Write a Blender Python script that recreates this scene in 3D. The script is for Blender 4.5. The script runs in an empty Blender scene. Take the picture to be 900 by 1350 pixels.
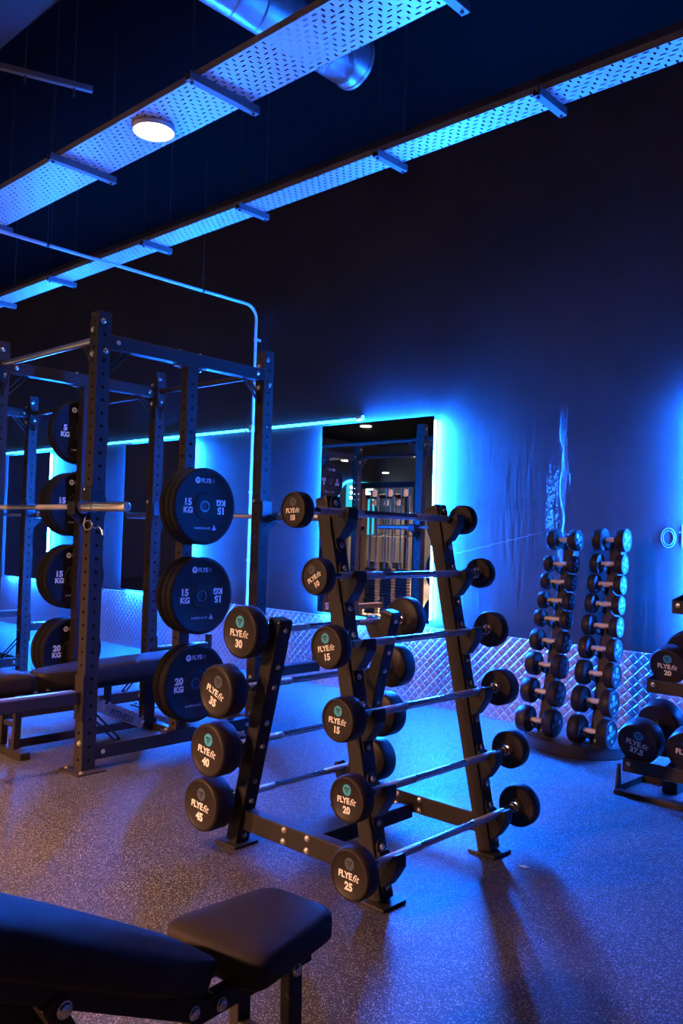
import bpy, math, random
from mathutils import Vector, Matrix, Quaternion
random.seed(4)
scn = bpy.context.scene
COL = scn.collection
PI = math.pi
V = Vector
BACK_Y = 5.31          # the mirror wall
CEIL_Z = 4.7

# ------------------------------------------------------------------ camera
FPX = 1100.0
H = 1.30
cam_d = bpy.data.cameras.new('camera')
cam = bpy.data.objects.new('camera', cam_d)
COL.objects.link(cam)
Rm = Matrix(((0.73316, -0.00160, 0.68006), (0.67939, -0.04195, -0.73257), (0.02970, 0.99912, -0.02967)))
cam.matrix_world = Matrix.Translation((0, 0, H)) @ Rm.to_4x4()
cam_d.sensor_fit = 'HORIZONTAL'
cam_d.sensor_width = 24.0
cam_d.lens = 24.0 * FPX / 900.0
cam_d.clip_start = 0.05
cam_d.clip_end = 120
scn.camera = cam

# ------------------------------------------------------------------ materials
def new_mat(name):
    m = bpy.data.materials.new(name); m.use_nodes = True
    nt = m.node_tree; nt.nodes.clear()
    out = nt.nodes.new('ShaderNodeOutputMaterial')
    return m, nt, out

def N(nt, t, **kw):
    n = nt.nodes.new(t)
    for k, v in kw.items():
        if k in n.inputs: n.inputs[k].default_value = v
        else: setattr(n, k, v)
    return n

def mth(nt, op, a, b=None, c=None, clamp=False):
    n = nt.nodes.new('ShaderNodeMath'); n.operation = op; n.use_clamp = clamp
    for i, v in enumerate((a, b, c)):
        if v is None: continue
        if isinstance(v, (int, float)): n.inputs[i].default_value = v
        else: nt.links.new(v, n.inputs[i])
    return n.outputs[0]

def sstep(nt, x, lo, hi):
    n = nt.nodes.new('ShaderNodeMapRange'); n.interpolation_type = 'SMOOTHSTEP'
    nt.links.new(x, n.inputs['Value'])
    n.inputs['From Min'].default_value = lo; n.inputs['From Max'].default_value = hi
    return n.outputs['Result']

def simple(name, col, rough=.5, metal=0., bump=0., bscale=200., var=0., vscale=8., spec=.5, coat=0.):
    m, nt, out = new_mat(name)
    p = N(nt, 'ShaderNodeBsdfPrincipled', **{'Base Color': (*col, 1), 'Roughness': rough, 'Metallic': metal})
    p.inputs['Specular IOR Level'].default_value = spec
    p.inputs['Coat Weight'].default_value = coat
    nt.links.new(p.outputs[0], out.inputs[0])
    tc = N(nt, 'ShaderNodeTexCoord')
    if bump:
        nz = N(nt, 'ShaderNodeTexNoise', Scale=bscale, Detail=3.)
        nt.links.new(tc.outputs['Object'], nz.inputs['Vector'])
        b = N(nt, 'ShaderNodeBump', Strength=bump, Distance=.002)
        nt.links.new(nz.outputs['Fac'], b.inputs['Height']); nt.links.new(b.outputs[0], p.inputs['Normal'])
    if var:
        n2 = N(nt, 'ShaderNodeTexNoise', Scale=vscale, Detail=5.)
        nt.links.new(tc.outputs['Object'], n2.inputs['Vector'])
        mr = N(nt, 'ShaderNodeMapRange'); nt.links.new(n2.outputs['Fac'], mr.inputs['Value'])
        mr.inputs['From Min'].default_value = .3; mr.inputs['From Max'].default_value = .7
        mr.inputs['To Min'].default_value = rough - var; mr.inputs['To Max'].default_value = rough + var
        nt.links.new(mr.outputs[0], p.inputs['Roughness'])
    return m

def emit(name, col, s):
    m, nt, out = new_mat(name)
    e = N(nt, 'ShaderNodeEmission', Color=(*col, 1), Strength=s)
    nt.links.new(e.outputs[0], out.inputs[0])
    return m

BLUE = (0.006, 0.130, 1.0)
WARM = (1.0, 0.47, 0.27)
LED_S = 1400.0

M = {}
M['black_metal'] = simple('black_powder_coat', (.032, .028, .025), .45, 0, .25, 900, .06, spec=.3)
M['rig_metal'] = simple('rig_powder_coat', (.040, .032, .027), .45, 0, .25, 900, .06, spec=.25)
M['black_plastic'] = simple('black_plastic', (.012, .012, .012), .35)
M['head_rubber'] = simple('urethane_black', (.028, .0215, .018), .45, 0, .15, 600, .06, spec=.3)
M['plate_rubber'] = simple('bumper_rubber', (.014, .0122, .0115), .55, 0, .2, 500, .05, spec=.22)
M['chrome'] = simple('chrome', (.78, .78, .80), .14, 1)
M['knurl'] = simple('knurled_steel', (.70, .66, .64), .42, .6, .8, 1500)
M['steel'] = simple('satin_steel', (.66, .64, .62), .28, 1, .1, 300)
M['bolt'] = simple('zinc_bolt', (.80, .78, .75), .26, .8)
M['liner'] = simple('grey_liner', (.45, .43, .43), .35, .6, .2, 300)
M['white_ink'] = simple('white_ink', (.96, .94, .88), .6)
M['grey_ink'] = simple('grey_ink', (.55, .56, .60), .6)
M['dim_ink'] = simple('dim_grey_ink', (.20, .20, .22), .6)
M['teal_ink'] = simple('teal_ink', (.06, .46, .66), .5)
M['slate_ink'] = simple('slate_ink', (.075, .10, .14), .5)
M['dark_ink'] = simple('dark_ink', (.012, .014, .016), .5)
M['vinyl'] = simple('black_vinyl', (.030, .023, .020), .62, 0, .35, 700, .05, spec=.25)
M['conduit'] = simple('white_conduit', (.72, .74, .76), .3, 0)
M['dark_duct'] = simple('painted_duct', (.04, .045, .06), .5)
M['strut'] = simple('dull_strut', (.20, .205, .21), .5, .2)
M['dark_hub'] = simple('dark_hub', (.12, .12, .12), .35, .8)
M['wire'] = simple('dark_wire', (.05, .05, .05), .6)
M['frame_black'] = simple('mirror_backing', (.02, .025, .035), .3)
M['ceiling'] = simple('ceiling_black', (.004, .004, .004), .95, 0, .3, 30, spec=.03)
M['dark_wall'] = simple('dark_wall', (.05, .05, .052), .7, 0, .2, 20)
M['grip'] = simple('dumbbell_handle', (.78, .70, .64), .42, .25, .4, 900)
M['stack'] = simple('weight_stack', (.03, .03, .03), .4)
M['led'] = emit('led_blue', BLUE, LED_S)
M['led_dim'] = emit('led_blue_soft', BLUE, LED_S * .30)
M['led_mid'] = emit('led_blue_medium', BLUE, LED_S * .8)
M['led_high'] = emit('led_blue_bright', BLUE, LED_S * 2.0)
M['led_under'] = emit('led_blue_under', BLUE, LED_S * .62)
M['led_low'] = emit('led_blue_low', BLUE, LED_S * .52)
M['conduit_glow'] = emit('conduit_glow', (.02, .36, 1.0), 8)  # glow standing in for LED light on the conduit above the mirrors
M['faint_ink'] = simple('faded_ink', (.20, .21, .22), .6)
M['lamp'] = emit('lamp_warm', (1, .80, .62), 25)
M['sign_white'] = emit('sign_white', (1, .97, .9), 6)
M['sign_teal'] = emit('sign_teal', (.02, .30, .36), 1.2)
M['sign_blue'] = emit('sign_blue', (.02, .25, 1), 5)

# mirror glass
m, nt, out = new_mat('mirror_glass')
g = N(nt, 'ShaderNodeBsdfPrincipled', **{'Base Color': (.86, .88, .90, 1), 'Metallic': 1., 'Roughness': 0.012})
nt.links.new(g.outputs[0], out.inputs[0]); M['mirror'] = m

# rubber floor with light flecks and tile seams
m, nt, out = new_mat('flecked_rubber_floor')
p = N(nt, 'ShaderNodeBsdfPrincipled', **{'Roughness': .55, 'Specular IOR Level': .35})
tc = N(nt, 'ShaderNodeTexCoord')
vo = N(nt, 'ShaderNodeTexVoronoi', Scale=240.); nt.links.new(tc.outputs['Object'], vo.inputs['Vector'])
sep = N(nt, 'ShaderNodeSeparateColor'); nt.links.new(vo.outputs['Color'], sep.inputs[0])
sel = mth(nt, 'GREATER_THAN', sep.outputs[0], .64)
near = mth(nt, 'LESS_THAN', vo.outputs['Distance'], .45)
fl = mth(nt, 'MULTIPLY', sel, near)
lev = mth(nt, 'MULTIPLY', fl, mth(nt, 'MULTIPLY_ADD', sep.outputs[1], .6, .4))
nz = N(nt, 'ShaderNodeTexNoise', Scale=1.3, Detail=6.); nt.links.new(tc.outputs['Object'], nz.inputs['Vector'])
cr = N(nt, 'ShaderNodeValToRGB'); nt.links.new(nz.outputs['Fac'], cr.inputs[0])
cr.color_ramp.elements[0].position = .3; cr.color_ramp.elements[0].color = (.034, .033, .033, 1)
cr.color_ramp.elements[1].position = .7; cr.color_ramp.elements[1].color = (.054, .052, .051, 1)
mix = N(nt, 'ShaderNodeMix', data_type='RGBA'); nt.links.new(lev, mix.inputs[0])
nt.links.new(cr.outputs[0], mix.inputs[6]); mix.inputs[7].default_value = (.46, .43, .40, 1)
br = N(nt, 'ShaderNodeTexBrick', offset=0.0, Scale=1.)
br.inputs['Mortar Size'].default_value = .002; br.inputs['Mortar Smooth'].default_value = .2
br.inputs['Brick Width'].default_value = 1.0; br.inputs['Row Height'].default_value = 1.0
br.inputs['Color1'].default_value = br.inputs['Color2'].default_value = (1, 1, 1, 1)
br.inputs['Mortar'].default_value = (.5, .5, .5, 1)
mp = N(nt, 'ShaderNodeMapping'); mp.inputs['Location'].default_value = (.30, .12, 0)
nt.links.new(tc.outputs['Object'], mp.inputs[0]); nt.links.new(mp.outputs[0], br.inputs['Vector'])
mul = N(nt, 'ShaderNodeMix', data_type='RGBA', blend_type='MULTIPLY'); mul.inputs[0].default_value = 1.
nt.links.new(mix.outputs[2], mul.inputs[6]); nt.links.new(br.outputs['Color'], mul.inputs[7])
nt.links.new(mul.outputs[2], p.inputs['Base Color'])
n3 = N(nt, 'ShaderNodeTexNoise', Scale=220., Detail=2.); nt.links.new(tc.outputs['Object'], n3.inputs['Vector'])
hh = mth(nt, 'MULTIPLY_ADD', n3.outputs['Fac'], .35, mth(nt, 'MULTIPLY', br.outputs['Fac'], -1.))
b = N(nt, 'ShaderNodeBump', Strength=.5, Distance=.004); nt.links.new(hh, b.inputs['Height'])
nt.links.new(b.outputs[0], p.inputs['Normal']); nt.links.new(p.outputs[0], out.inputs[0]); M['floor'] = m

# painted mirror wall with a peeled ridge, a row of drips and a hairline crack
m, nt, out = new_mat('dark_painted_wall')
p = N(nt, 'ShaderNodeBsdfPrincipled', **{'Roughness': .5, 'Specular IOR Level': .3})
tc = N(nt, 'ShaderNodeTexCoord'); sx = N(nt, 'ShaderNodeSeparateXYZ'); nt.links.new(tc.outputs['Object'], sx.inputs[0])
X_, Z_ = sx.outputs[0], sx.outputs[2]
nb = N(nt, 'ShaderNodeTexNoise', Scale=1.6, Detail=7., Roughness=.6); nt.links.new(tc.outputs['Object'], nb.inputs['Vector'])
ms = N(nt, 'ShaderNodeMapping'); ms.inputs['Scale'].default_value = (14, 14, 1.6); nt.links.new(tc.outputs['Object'], ms.inputs[0])
ns = N(nt, 'ShaderNodeTexNoise', Scale=2.2, Detail=5.); nt.links.new(ms.outputs[0], ns.inputs['Vector'])
nf = N(nt, 'ShaderNodeTexNoise', Scale=60., Detail=4.); nt.links.new(tc.outputs['Object'], nf.inputs['Vector'])
wob = mth(nt, 'MULTIPLY_ADD', ns.outputs['Fac'], .16, -.08)
dx = mth(nt, 'ABSOLUTE', mth(nt, 'ADD', mth(nt, 'ADD', X_, 2.815), wob))
zwin = mth(nt, 'MULTIPLY', sstep(nt, Z_, 1.05, 1.45), mth(nt, 'SUBTRACT', 1., sstep(nt, Z_, 1.95, 2.30)))
ridge = mth(nt, 'MULTIPLY', mth(nt, 'SUBTRACT', 1., sstep(nt, dx, .004, .026)), zwin)
dx2 = mth(nt, 'ABSOLUTE', mth(nt, 'ADD', mth(nt, 'ADD', X_, 2.90), mth(nt, 'MULTIPLY', wob, 1.5)))
zw2 = mth(nt, 'MULTIPLY', sstep(nt, Z_, 1.35, 1.5), mth(nt, 'SUBTRACT', 1., sstep(nt, Z_, 1.6, 1.95)))
ridge2 = mth(nt, 'MULTIPLY', mth(nt, 'MULTIPLY', mth(nt, 'SUBTRACT', 1., sstep(nt, dx2, .003, .03)), zw2), sstep(nt, nf.outputs['Fac'], .48, .60))
# drips row at z 1.56
drow = mth(nt, 'SUBTRACT', 1., sstep(nt, mth(nt, 'ABSOLUTE', mth(nt, 'SUBTRACT', Z_, 1.575)), .03, .055))
dxw = mth(nt, 'MULTIPLY', sstep(nt, X_, -3.75, -3.45), mth(nt, 'SUBTRACT', 1., sstep(nt, X_, -2.92, -2.82)))
md = N(nt, 'ShaderNodeMapping'); md.inputs['Scale'].default_value = (40, 40, 3); nt.links.new(tc.outputs['Object'], md.inputs[0])
nd = N(nt, 'ShaderNodeTexNoise', Scale=1., Detail=2.); nt.links.new(md.outputs[0], nd.inputs['Vector'])
drips = mth(nt, 'MULTIPLY', mth(nt, 'MULTIPLY', drow, dxw), sstep(nt, nd.outputs['Fac'], .50, .62))
# hairline crack, from (-3.9, 1.16) to (-3.0, 1.36)
cl = mth(nt, 'SUBTRACT', mth(nt, 'SUBTRACT', Z_, mth(nt, 'MULTIPLY_ADD', X_, .24, 2.09)), mth(nt, 'MULTIPLY', wob, .18))
crk = mth(nt, 'MULTIPLY', mth(nt, 'SUBTRACT', 1., sstep(nt, mth(nt, 'ABSOLUTE', cl), .0015, .006)),
          mth(nt, 'MULTIPLY', sstep(nt, X_, -4.0, -3.9), mth(nt, 'SUBTRACT', 1., sstep(nt, X_, -3.1, -2.95))))
peel = mth(nt, 'ADD', ridge, ridge2, clamp=True)
c1 = N(nt, 'ShaderNodeValToRGB'); nt.links.new(nb.outputs['Fac'], c1.inputs[0])
c1.color_ramp.elements[0].position = .3; c1.color_ramp.elements[0].color = (.035, .034, .035, 1)
c1.color_ramp.elements[1].position = .72; c1.color_ramp.elements[1].color = (.055, .053, .055, 1)
mx = N(nt, 'ShaderNodeMix', data_type='RGBA'); nt.links.new(peel, mx.inputs[0]); nt.links.new(c1.outputs[0], mx.inputs[6]); mx.inputs[7].default_value = (.15, .15, .16, 1)
mx2 = N(nt, 'ShaderNodeMix', data_type='RGBA'); nt.links.new(mth(nt, 'MULTIPLY', drips, .5), mx2.inputs[0]); nt.links.new(mx.outputs[2], mx2.inputs[6]); mx2.inputs[7].default_value = (.02, .02, .022, 1)
mx3 = N(nt, 'ShaderNodeMix', data_type='RGBA'); nt.links.new(crk, mx3.inputs[0]); nt.links.new(mx2.outputs[2], mx3.inputs[6]); mx3.inputs[7].default_value = (.13, .13, .14, 1)
nt.links.new(mx3.outputs[2], p.inputs['Base Color'])
hsum = mth(nt, 'MULTIPLY_ADD', nb.outputs['Fac'], .5, mth(nt, 'MULTIPLY', ns.outputs['Fac'], .35))
hsum = mth(nt, 'MULTIPLY_ADD', nf.outputs['Fac'], .10, hsum)
hsum = mth(nt, 'MULTIPLY_ADD', peel, 1.4, hsum)
b = N(nt, 'ShaderNodeBump', Strength=.55, Distance=.012); nt.links.new(hsum, b.inputs['Height'])
nt.links.new(b.outputs[0], p.inputs['Normal']); nt.links.new(p.outputs[0], out.inputs[0]); M['wall'] = m

# aluminium tread plate, woven lozenges at 45 degrees
m, nt, out = new_mat('tread_plate')
p = N(nt, 'ShaderNodeBsdfPrincipled', **{'Base Color': (.46, .45, .47, 1), 'Metallic': .75, 'Roughness': .36})
tc = N(nt, 'ShaderNodeTexCoord'); sx = N(nt, 'ShaderNodeSeparateXYZ'); nt.links.new(tc.outputs['Object'], sx.inputs[0])
pitch = .050
u = mth(nt, 'DIVIDE', mth(nt, 'ADD', sx.outputs[0], sx.outputs[2]), pitch * 1.414)
v = mth(nt, 'DIVIDE', mth(nt, 'SUBTRACT', sx.outputs[0], sx.outputs[2]), pitch * 1.414)
fu, fv = mth(nt, 'FLOOR', u), mth(nt, 'FLOOR', v)
par = mth(nt, 'FLOORED_MODULO', mth(nt, 'ADD', fu, fv), 2.)
a = mth(nt, 'SUBTRACT', mth(nt, 'SUBTRACT', u, fu), .5); c = mth(nt, 'SUBTRACT', mth(nt, 'SUBTRACT', v, fv), .5)
ipar = mth(nt, 'SUBTRACT', 1., par)
la = mth(nt, 'ADD', mth(nt, 'MULTIPLY', a, par), mth(nt, 'MULTIPLY', c, ipar))
lc = mth(nt, 'ADD', mth(nt, 'MULTIPLY', c, par), mth(nt, 'MULTIPLY', a, ipar))
al = mth(nt, 'ABSOLUTE', la); ac = mth(nt, 'ABSOLUTE', lc)
hgt = mth(nt, 'MULTIPLY', mth(nt, 'SUBTRACT', 1., mth(nt, 'MULTIPLY', mth(nt, 'MULTIPLY', al, al), 2.2)), mth(nt, 'SUBTRACT', 1., sstep(nt, ac, .33, .47)))
hgt = mth(nt, 'MULTIPLY', hgt, mth(nt, 'SUBTRACT', 1., sstep(nt, al, .40, .50)))
b = N(nt, 'ShaderNodeBump', Strength=.8, Distance=.005); nt.links.new(hgt, b.inputs['Height'])
nz = N(nt, 'ShaderNodeTexNoise', Scale=18., Detail=4.); nt.links.new(tc.outputs['Object'], nz.inputs['Vector'])
rr = N(nt, 'ShaderNodeMapRange'); nt.links.new(nz.outputs['Fac'], rr.inputs['Value']); rr.inputs['To Min'].default_value = .26; rr.inputs['To Max'].default_value = .46
nt.links.new(rr.outputs[0], p.inputs['Roughness'])
nt.links.new(b.outputs[0], p.inputs['Normal']); nt.links.new(p.outputs[0], out.inputs[0]); M['tread'] = m

# perforated galvanised tray: real see-through slots
def perforated(name, py, px=.055):
    m, nt, out = new_mat(name)
    p = N(nt, 'ShaderNodeBsdfPrincipled', **{'Base Color': (.66, .67, .68, 1), 'Metallic': .25, 'Roughness': .42})
    tr = N(nt, 'ShaderNodeBsdfTransparent'); ms = N(nt, 'ShaderNodeMixShader')
    tc = N(nt, 'ShaderNodeTexCoord'); sx = N(nt, 'ShaderNodeSeparateXYZ'); nt.links.new(tc.outputs['Object'], sx.inputs[0])
    row = mth(nt, 'FLOOR', mth(nt, 'DIVIDE', sx.outputs[1], py))
    odd = mth(nt, 'FLOORED_MODULO', row, 2.)
    uu = mth(nt, 'ADD', mth(nt, 'DIVIDE', sx.outputs[0], px), mth(nt, 'MULTIPLY', odd, .5))
    cu = mth(nt, 'FLOOR', uu)
    fx = mth(nt, 'MULTIPLY', mth(nt, 'SUBTRACT', mth(nt, 'SUBTRACT', uu, cu), .5), px)
    fy = mth(nt, 'MULTIPLY', mth(nt, 'SUBTRACT', mth(nt, 'SUBTRACT', mth(nt, 'DIVIDE', sx.outputs[1], py), row), .5), py)
    alt = mth(nt, 'FLOORED_MODULO', mth(nt, 'FLOOR', mth(nt, 'DIVIDE', mth(nt, 'ADD', row, cu), 2.)), 2.)
    ial = mth(nt, 'SUBTRACT', 1., alt)
    ax, ay = mth(nt, 'ABSOLUTE', fx), mth(nt, 'ABSOLUTE', fy)
    s1 = mth(nt, 'MULTIPLY', mth(nt, 'LESS_THAN', ax, .0150), mth(nt, 'LESS_THAN', ay, .0058))
    s2 = mth(nt, 'MULTIPLY', mth(nt, 'LESS_THAN', ax, .0062), mth(nt, 'LESS_THAN', ay, .0125))
    hole = mth(nt, 'ADD', mth(nt, 'MULTIPLY', s1, alt), mth(nt, 'MULTIPLY', s2, ial), clamp=True)
    nt.links.new(hole, ms.inputs[0]); nt.links.new(p.outputs[0], ms.inputs[1]); nt.links.new(tr.outputs[0], ms.inputs[2])
    nt.links.new(ms.outputs[0], out.inputs[0])
    return m
M['tray'] = perforated('perforated_galvanised_tray', .032)
M['galv'] = simple('galvanised_steel', (.62, .63, .65), .42, .3, .1, 80, .06)
m, nt, out = new_mat('spiral_duct')
p = N(nt, 'ShaderNodeBsdfPrincipled', **{'Base Color': (.62, .63, .65, 1), 'Metallic': .6, 'Roughness': .34})
tc = N(nt, 'ShaderNodeTexCoord'); wv = N(nt, 'ShaderNodeTexWave', Scale=1.9, bands_direction='Y', wave_profile='SAW')
wv.inputs['Distortion'].default_value = 0
mp = N(nt, 'ShaderNodeMapping'); mp.inputs['Rotation'].default_value = (0, 0, .28)
nt.links.new(tc.outputs['Object'], mp.inputs[0]); nt.links.new(mp.outputs[0], wv.inputs['Vector'])
hb = sstep(nt, wv.outputs['Fac'], .90, 1.0)
b = N(nt, 'ShaderNodeBump', Strength=.8, Distance=.006); nt.links.new(hb, b.inputs['Height']); nt.links.new(b.outputs[0], p.inputs['Normal'])
nt.links.new(p.outputs[0], out.inputs[0]); M['duct'] = m

# ------------------------------------------------------------------ mesh builder
class MB:
    def __init__(s): s.v = []; s.f = []; s.mi = []; s.sm = []
    def add(s, vs, fs, mi=0, smooth=False):
        o = len(s.v); s.v += [V(p) for p in vs]
        for f in fs: s.f.append([i + o for i in f]); s.mi.append(mi); s.sm.append(smooth)
        return s
    def box(s, c, d, mat=None, mi=0):
        hx, hy, hz = d[0] / 2, d[1] / 2, d[2] / 2
        vs = [V((x, y, z)) for x in (-hx, hx) for y in (-hy, hy) for z in (-hz, hz)]
        if mat is not None: vs = [mat @ p for p in vs]
        vs = [p + V(c) for p in vs]
        return s.add(vs, [(0, 1, 3, 2), (4, 6, 7, 5), (0, 4, 5, 1), (2, 3, 7, 6), (0, 2, 6, 4), (1, 5, 7, 3)], mi)
    def bar(s, p0, p1, w, d, side=(0, 1, 0), mi=0):
        """rectangular bar p0-p1; w across (perpendicular to side), d along side"""
        p0, p1 = V(p0), V(p1); t = (p1 - p0).normalized(); sd = V(side); sd = (sd - t * sd.dot(t)).normalized(); n = t.cross(sd)
        vs = []
        for q in (p0, p1):
            for a, b_ in ((-1, -1), (1, -1), (1, 1), (-1, 1)): vs.append(q + n * (a * w / 2) + sd * (b_ * d / 2))
        return s.add(vs, [(0, 3, 2, 1), (4, 5, 6, 7), (0, 1, 5, 4), (1, 2, 6, 5), (2, 3, 7, 6), (3, 0, 4, 7)], mi)
    def tube(s, pts, r, seg=12, cap=True, mi=0, smooth=True):
        pts = [V(p) for p in pts]; n = len(pts)
        ts = [((pts[min(i + 1, n - 1)] - pts[max(i - 1, 0)]).normalized()) for i in range(n)]
        a = V((0, 0, 1)) if abs(ts[0].z) < .9 else V((1, 0, 0)); nv = ts[0].cross(a).normalized()
        vs = []
        for i in range(n):
            nv = (nv - ts[i] * nv.dot(ts[i])).normalized(); bv = ts[i].cross(nv)
            rr = r[i] if isinstance(r, (list, tuple)) else r
            for k in range(seg):
                an = 2 * PI * k / seg; vs.append(pts[i] + (nv * math.cos(an) + bv * math.sin(an)) * rr)
        fs = []
        for i in range(n - 1):
            for k in range(seg):
                k2 = (k + 1) % seg; fs.append((i * seg + k, i * seg + k2, (i + 1) * seg + k2, (i + 1) * seg + k))
        s.add(vs, fs, mi, smooth)
        if cap: s.add(vs[:seg], [tuple(range(seg))[::-1]], mi); s.add(vs[-seg:], [tuple(range(seg))], mi)
        return s
    def lathe(s, prof, mat, seg=40, mi=0, smooth=True, close=False):
        """profile of (r, h) about local z, then mat (4x4)"""
        vs = []; idx = []
        for r, h in prof:
            if r < 1e-6: idx.append([len(vs)]); vs.append(V((0, 0, h)))
            else:
                idx.append(list(range(len(vs), len(vs) + seg)))
                for k in range(seg): an = 2 * PI * k / seg; vs.append(V((r * math.cos(an), r * math.sin(an), h)))
        pr = list(zip(idx[:-1], idx[1:]))
        if close: pr.append((idx[-1], idx[0]))
        fs = []
        for A, B in pr:
            for k in range(seg):
                k2 = (k + 1) % seg
                if len(A) == 1 and len(B) == 1: continue
                if len(A) == 1: fs.append((A[0], B[k], B[k2]))
                elif len(B) == 1: fs.append((A[k], B[0], A[k2]))
                else: fs.append((A[k], B[k], B[k2], A[k2]))
        return s.add([mat @ p for p in vs], fs, mi, smooth)
    def prism(s, poly, h, mat, mi=0, smooth=False):
        """2-D outline extruded along local z from 0 to h"""
        n = len(poly); vs = [mat @ V((x, y, 0)) for x, y in poly] + [mat @ V((x, y, h)) for x, y in poly]
        s.add(vs, [tuple(range(n))[::-1], tuple(range(n, 2 * n))], mi)
        s.add(vs, [(i, (i + 1) % n, n + (i + 1) % n, n + i) for i in range(n)], mi, smooth)
        return s
    def build(s, name, mats, parent=None, loc=None, bevel=0, seg=2, angle=35):
        me = bpy.data.meshes.new(name)
        off = V(loc) if loc is not None else (parent_origin(parent) if parent else V((0, 0, 0)))
        me.from_pydata([tuple(p - off) for p in s.v], [], s.f)
        if not isinstance(mats, (list, tuple)): mats = [mats]
        for m_ in mats: me.materials.append(m_)
        me.polygons.foreach_set('material_index', s.mi); me.polygons.foreach_set('use_smooth', s.sm)
        me.update()
        import bmesh
        bm = bmesh.new(); bm.from_mesh(me); bmesh.ops.remove_doubles(bm, verts=bm.verts, dist=1e-5)
        bmesh.ops.recalc_face_normals(bm, faces=bm.faces); bm.to_mesh(me); bm.free()
        if any(s.sm): me.set_sharp_from_angle(angle=math.radians(40))
        o = bpy.data.objects.new(name, me); COL.objects.link(o)
        if parent: o.parent = parent
        elif loc is not None: o.location = loc
        if bevel:
            b_ = o.modifiers.new('bevel', 'BEVEL'); b_.width = bevel; b_.segments = seg; b_.limit_method = 'ANGLE'; b_.angle_limit = math.radians(angle)
            b_.harden_normals = False
        return o

def parent_origin(p):
    o = V((0, 0, 0))
    while p is not None: o = o + p.location; p = p.parent
    return o

def thing(name, label, cat, loc=(0, 0, 0), group=None):
    o = bpy.data.objects.new(name, None); COL.objects.link(o)
    o.empty_display_size = .1; o.location = loc; o['label'] = label; o['category'] = cat
    if group: o['group'] = group
    return o
def tag(o, label, cat, group=None):
    o['label'] = label; o['category'] = cat
    if group: o['group'] = group
    return o
def struct(o): o['kind'] = 'structure'; return o
def dup(o, loc=None, label=None, parent=None):
    c = o.copy(); COL.objects.link(c)
    if parent is not None: c.parent = parent
    for ch in list(o.children): dup(ch, parent=c)
    if loc is not None: c.location = loc
    if label: c['label'] = label
    return c

def M4(x, y, z, o):   # columns
    return Matrix(((x[0], y[0], z[0], o[0]), (x[1], y[1], z[1], o[1]), (x[2], y[2], z[2], o[2]), (0, 0, 0, 1)))
def axis_mat(o, t):
    t = V(t).normalized(); a = V((0, 0, 1)) if abs(t.z) < .9 else V((1, 0, 0)); x = a.cross(t).normalized(); y = t.cross(x)
    return M4(x, y, t, o)

_tc = {}
def glyphs(body, size, bold=0., shear=0., spacing=1.):
    k = (body, size, bold, shear, spacing)
    if k not in _tc:
        c = bpy.data.curves.new('t', 'FONT'); c.body = body; c.size = size; c.align_x = 'CENTER'; c.align_y = 'CENTER'
        c.offset = bold; c.shear = shear; c.space_character = spacing; c.resolution_u = 3
        o = bpy.data.objects.new('t', c); COL.objects.link(o)
        me = bpy.data.meshes.new_from_object(o)
        vs = [(v_.co.x, v_.co.y) for v_ in me.vertices]; fs = [tuple(p_.vertices) for p_ in me.polygons]
        bpy.data.objects.remove(o); bpy.data.curves.remove(c); bpy.data.meshes.remove(me)
        x0 = min(p_[0] for p_ in vs); x1 = max(p_[0] for p_ in vs); y0 = min(p_[1] for p_ in vs); y1 = max(p_[1] for p_ in vs)
        vs = [(x - (x0 + x1) / 2, y - (y0 + y1) / 2) for x, y in vs]
        _tc[k] = (vs, fs, x1 - x0, y1 - y0)
    return _tc[k]
def put_text(mb, mat, body, cx, cy, size, bold=0., shear=0., rot=0., mi=0, align='c', h=0., sx=1.):
    vs, fs, w, hh = glyphs(body, size, bold, shear)
    w *= sx
    ox = {'c': 0, 'l': w / 2, 'r': -w / 2}[align]
    cr_, sr_ = math.cos(rot), math.sin(rot)
    out = []
    for x, y in vs:
        x = x * sx + ox
        out.append(mat @ V((cx + x * cr_ - y * sr_, cy + x * sr_ + y * cr_, h)))
    mb.add(out, fs, mi)
    return w
def disc(mb, mat, cx, cy, r, mi=0, seg=24, h=0.):
    mb.add([mat @ V((cx + r * math.cos(2 * PI * k / seg), cy + r * math.sin(2 * PI * k / seg), h)) for k in range(seg)], [tuple(range(seg))], mi)
def poly(mb, mat, pts, mi=0, h=0.):
    mb.add([mat @ V((x, y, h)) for x, y in pts], [tuple(range(len(pts)))], mi)
def bull_mark(mb, mat, cx, cy, r, mi, h):
    """the small horned-head mark in the roundel: bar with notch above a stepped wedge"""
    def q(p): return [(cx + x * r, cy + y * r) for x, y in p]
    poly(mb, mat, q([(-.58, .38), (-.50, .12), (-.18, .12), (-.12, .30), (.12, .30), (.18, .12), (.50, .12), (.58, .38), (.30, .44), (-.30, .44)]), mi, h)
    poly(mb, mat, q([(-.38, .02), (-.24, -.22), (-.05, -.22), (-.05, .02)]), mi, h)
    poly(mb, mat, q([(.05, .02), (.05, -.22), (.24, -.22), (.38, .02)]), mi, h)
    poly(mb, mat, q([(-.20, -.30), (0, -.62), (.20, -.30)]), mi, h)

def wordmark(mb, mat, cx, cy, size, mi_a, mi_b, rot=0., h=0.):
    wa = glyphs('FLYE', size, size * .045, 0)[2]; wb = glyphs('fit', size * 1.15, size * .01, .35)[2]
    tot = wa + wb + size * .08; c_, s_ = math.cos(rot), math.sin(rot)
    xa = -tot / 2 + wa / 2; xb = tot / 2 - wb / 2
    put_text(mb, mat, 'FLYE', cx + xa * c_, cy + xa * s_, size, size * .045, 0, rot, mi_a, 'c', h)
    put_text(mb, mat, 'fit', cx + xb * c_ - 0.0 * s_, cy + xb * s_, size * 1.15, size * .01, .35, rot, mi_b, 'c', h)

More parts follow.
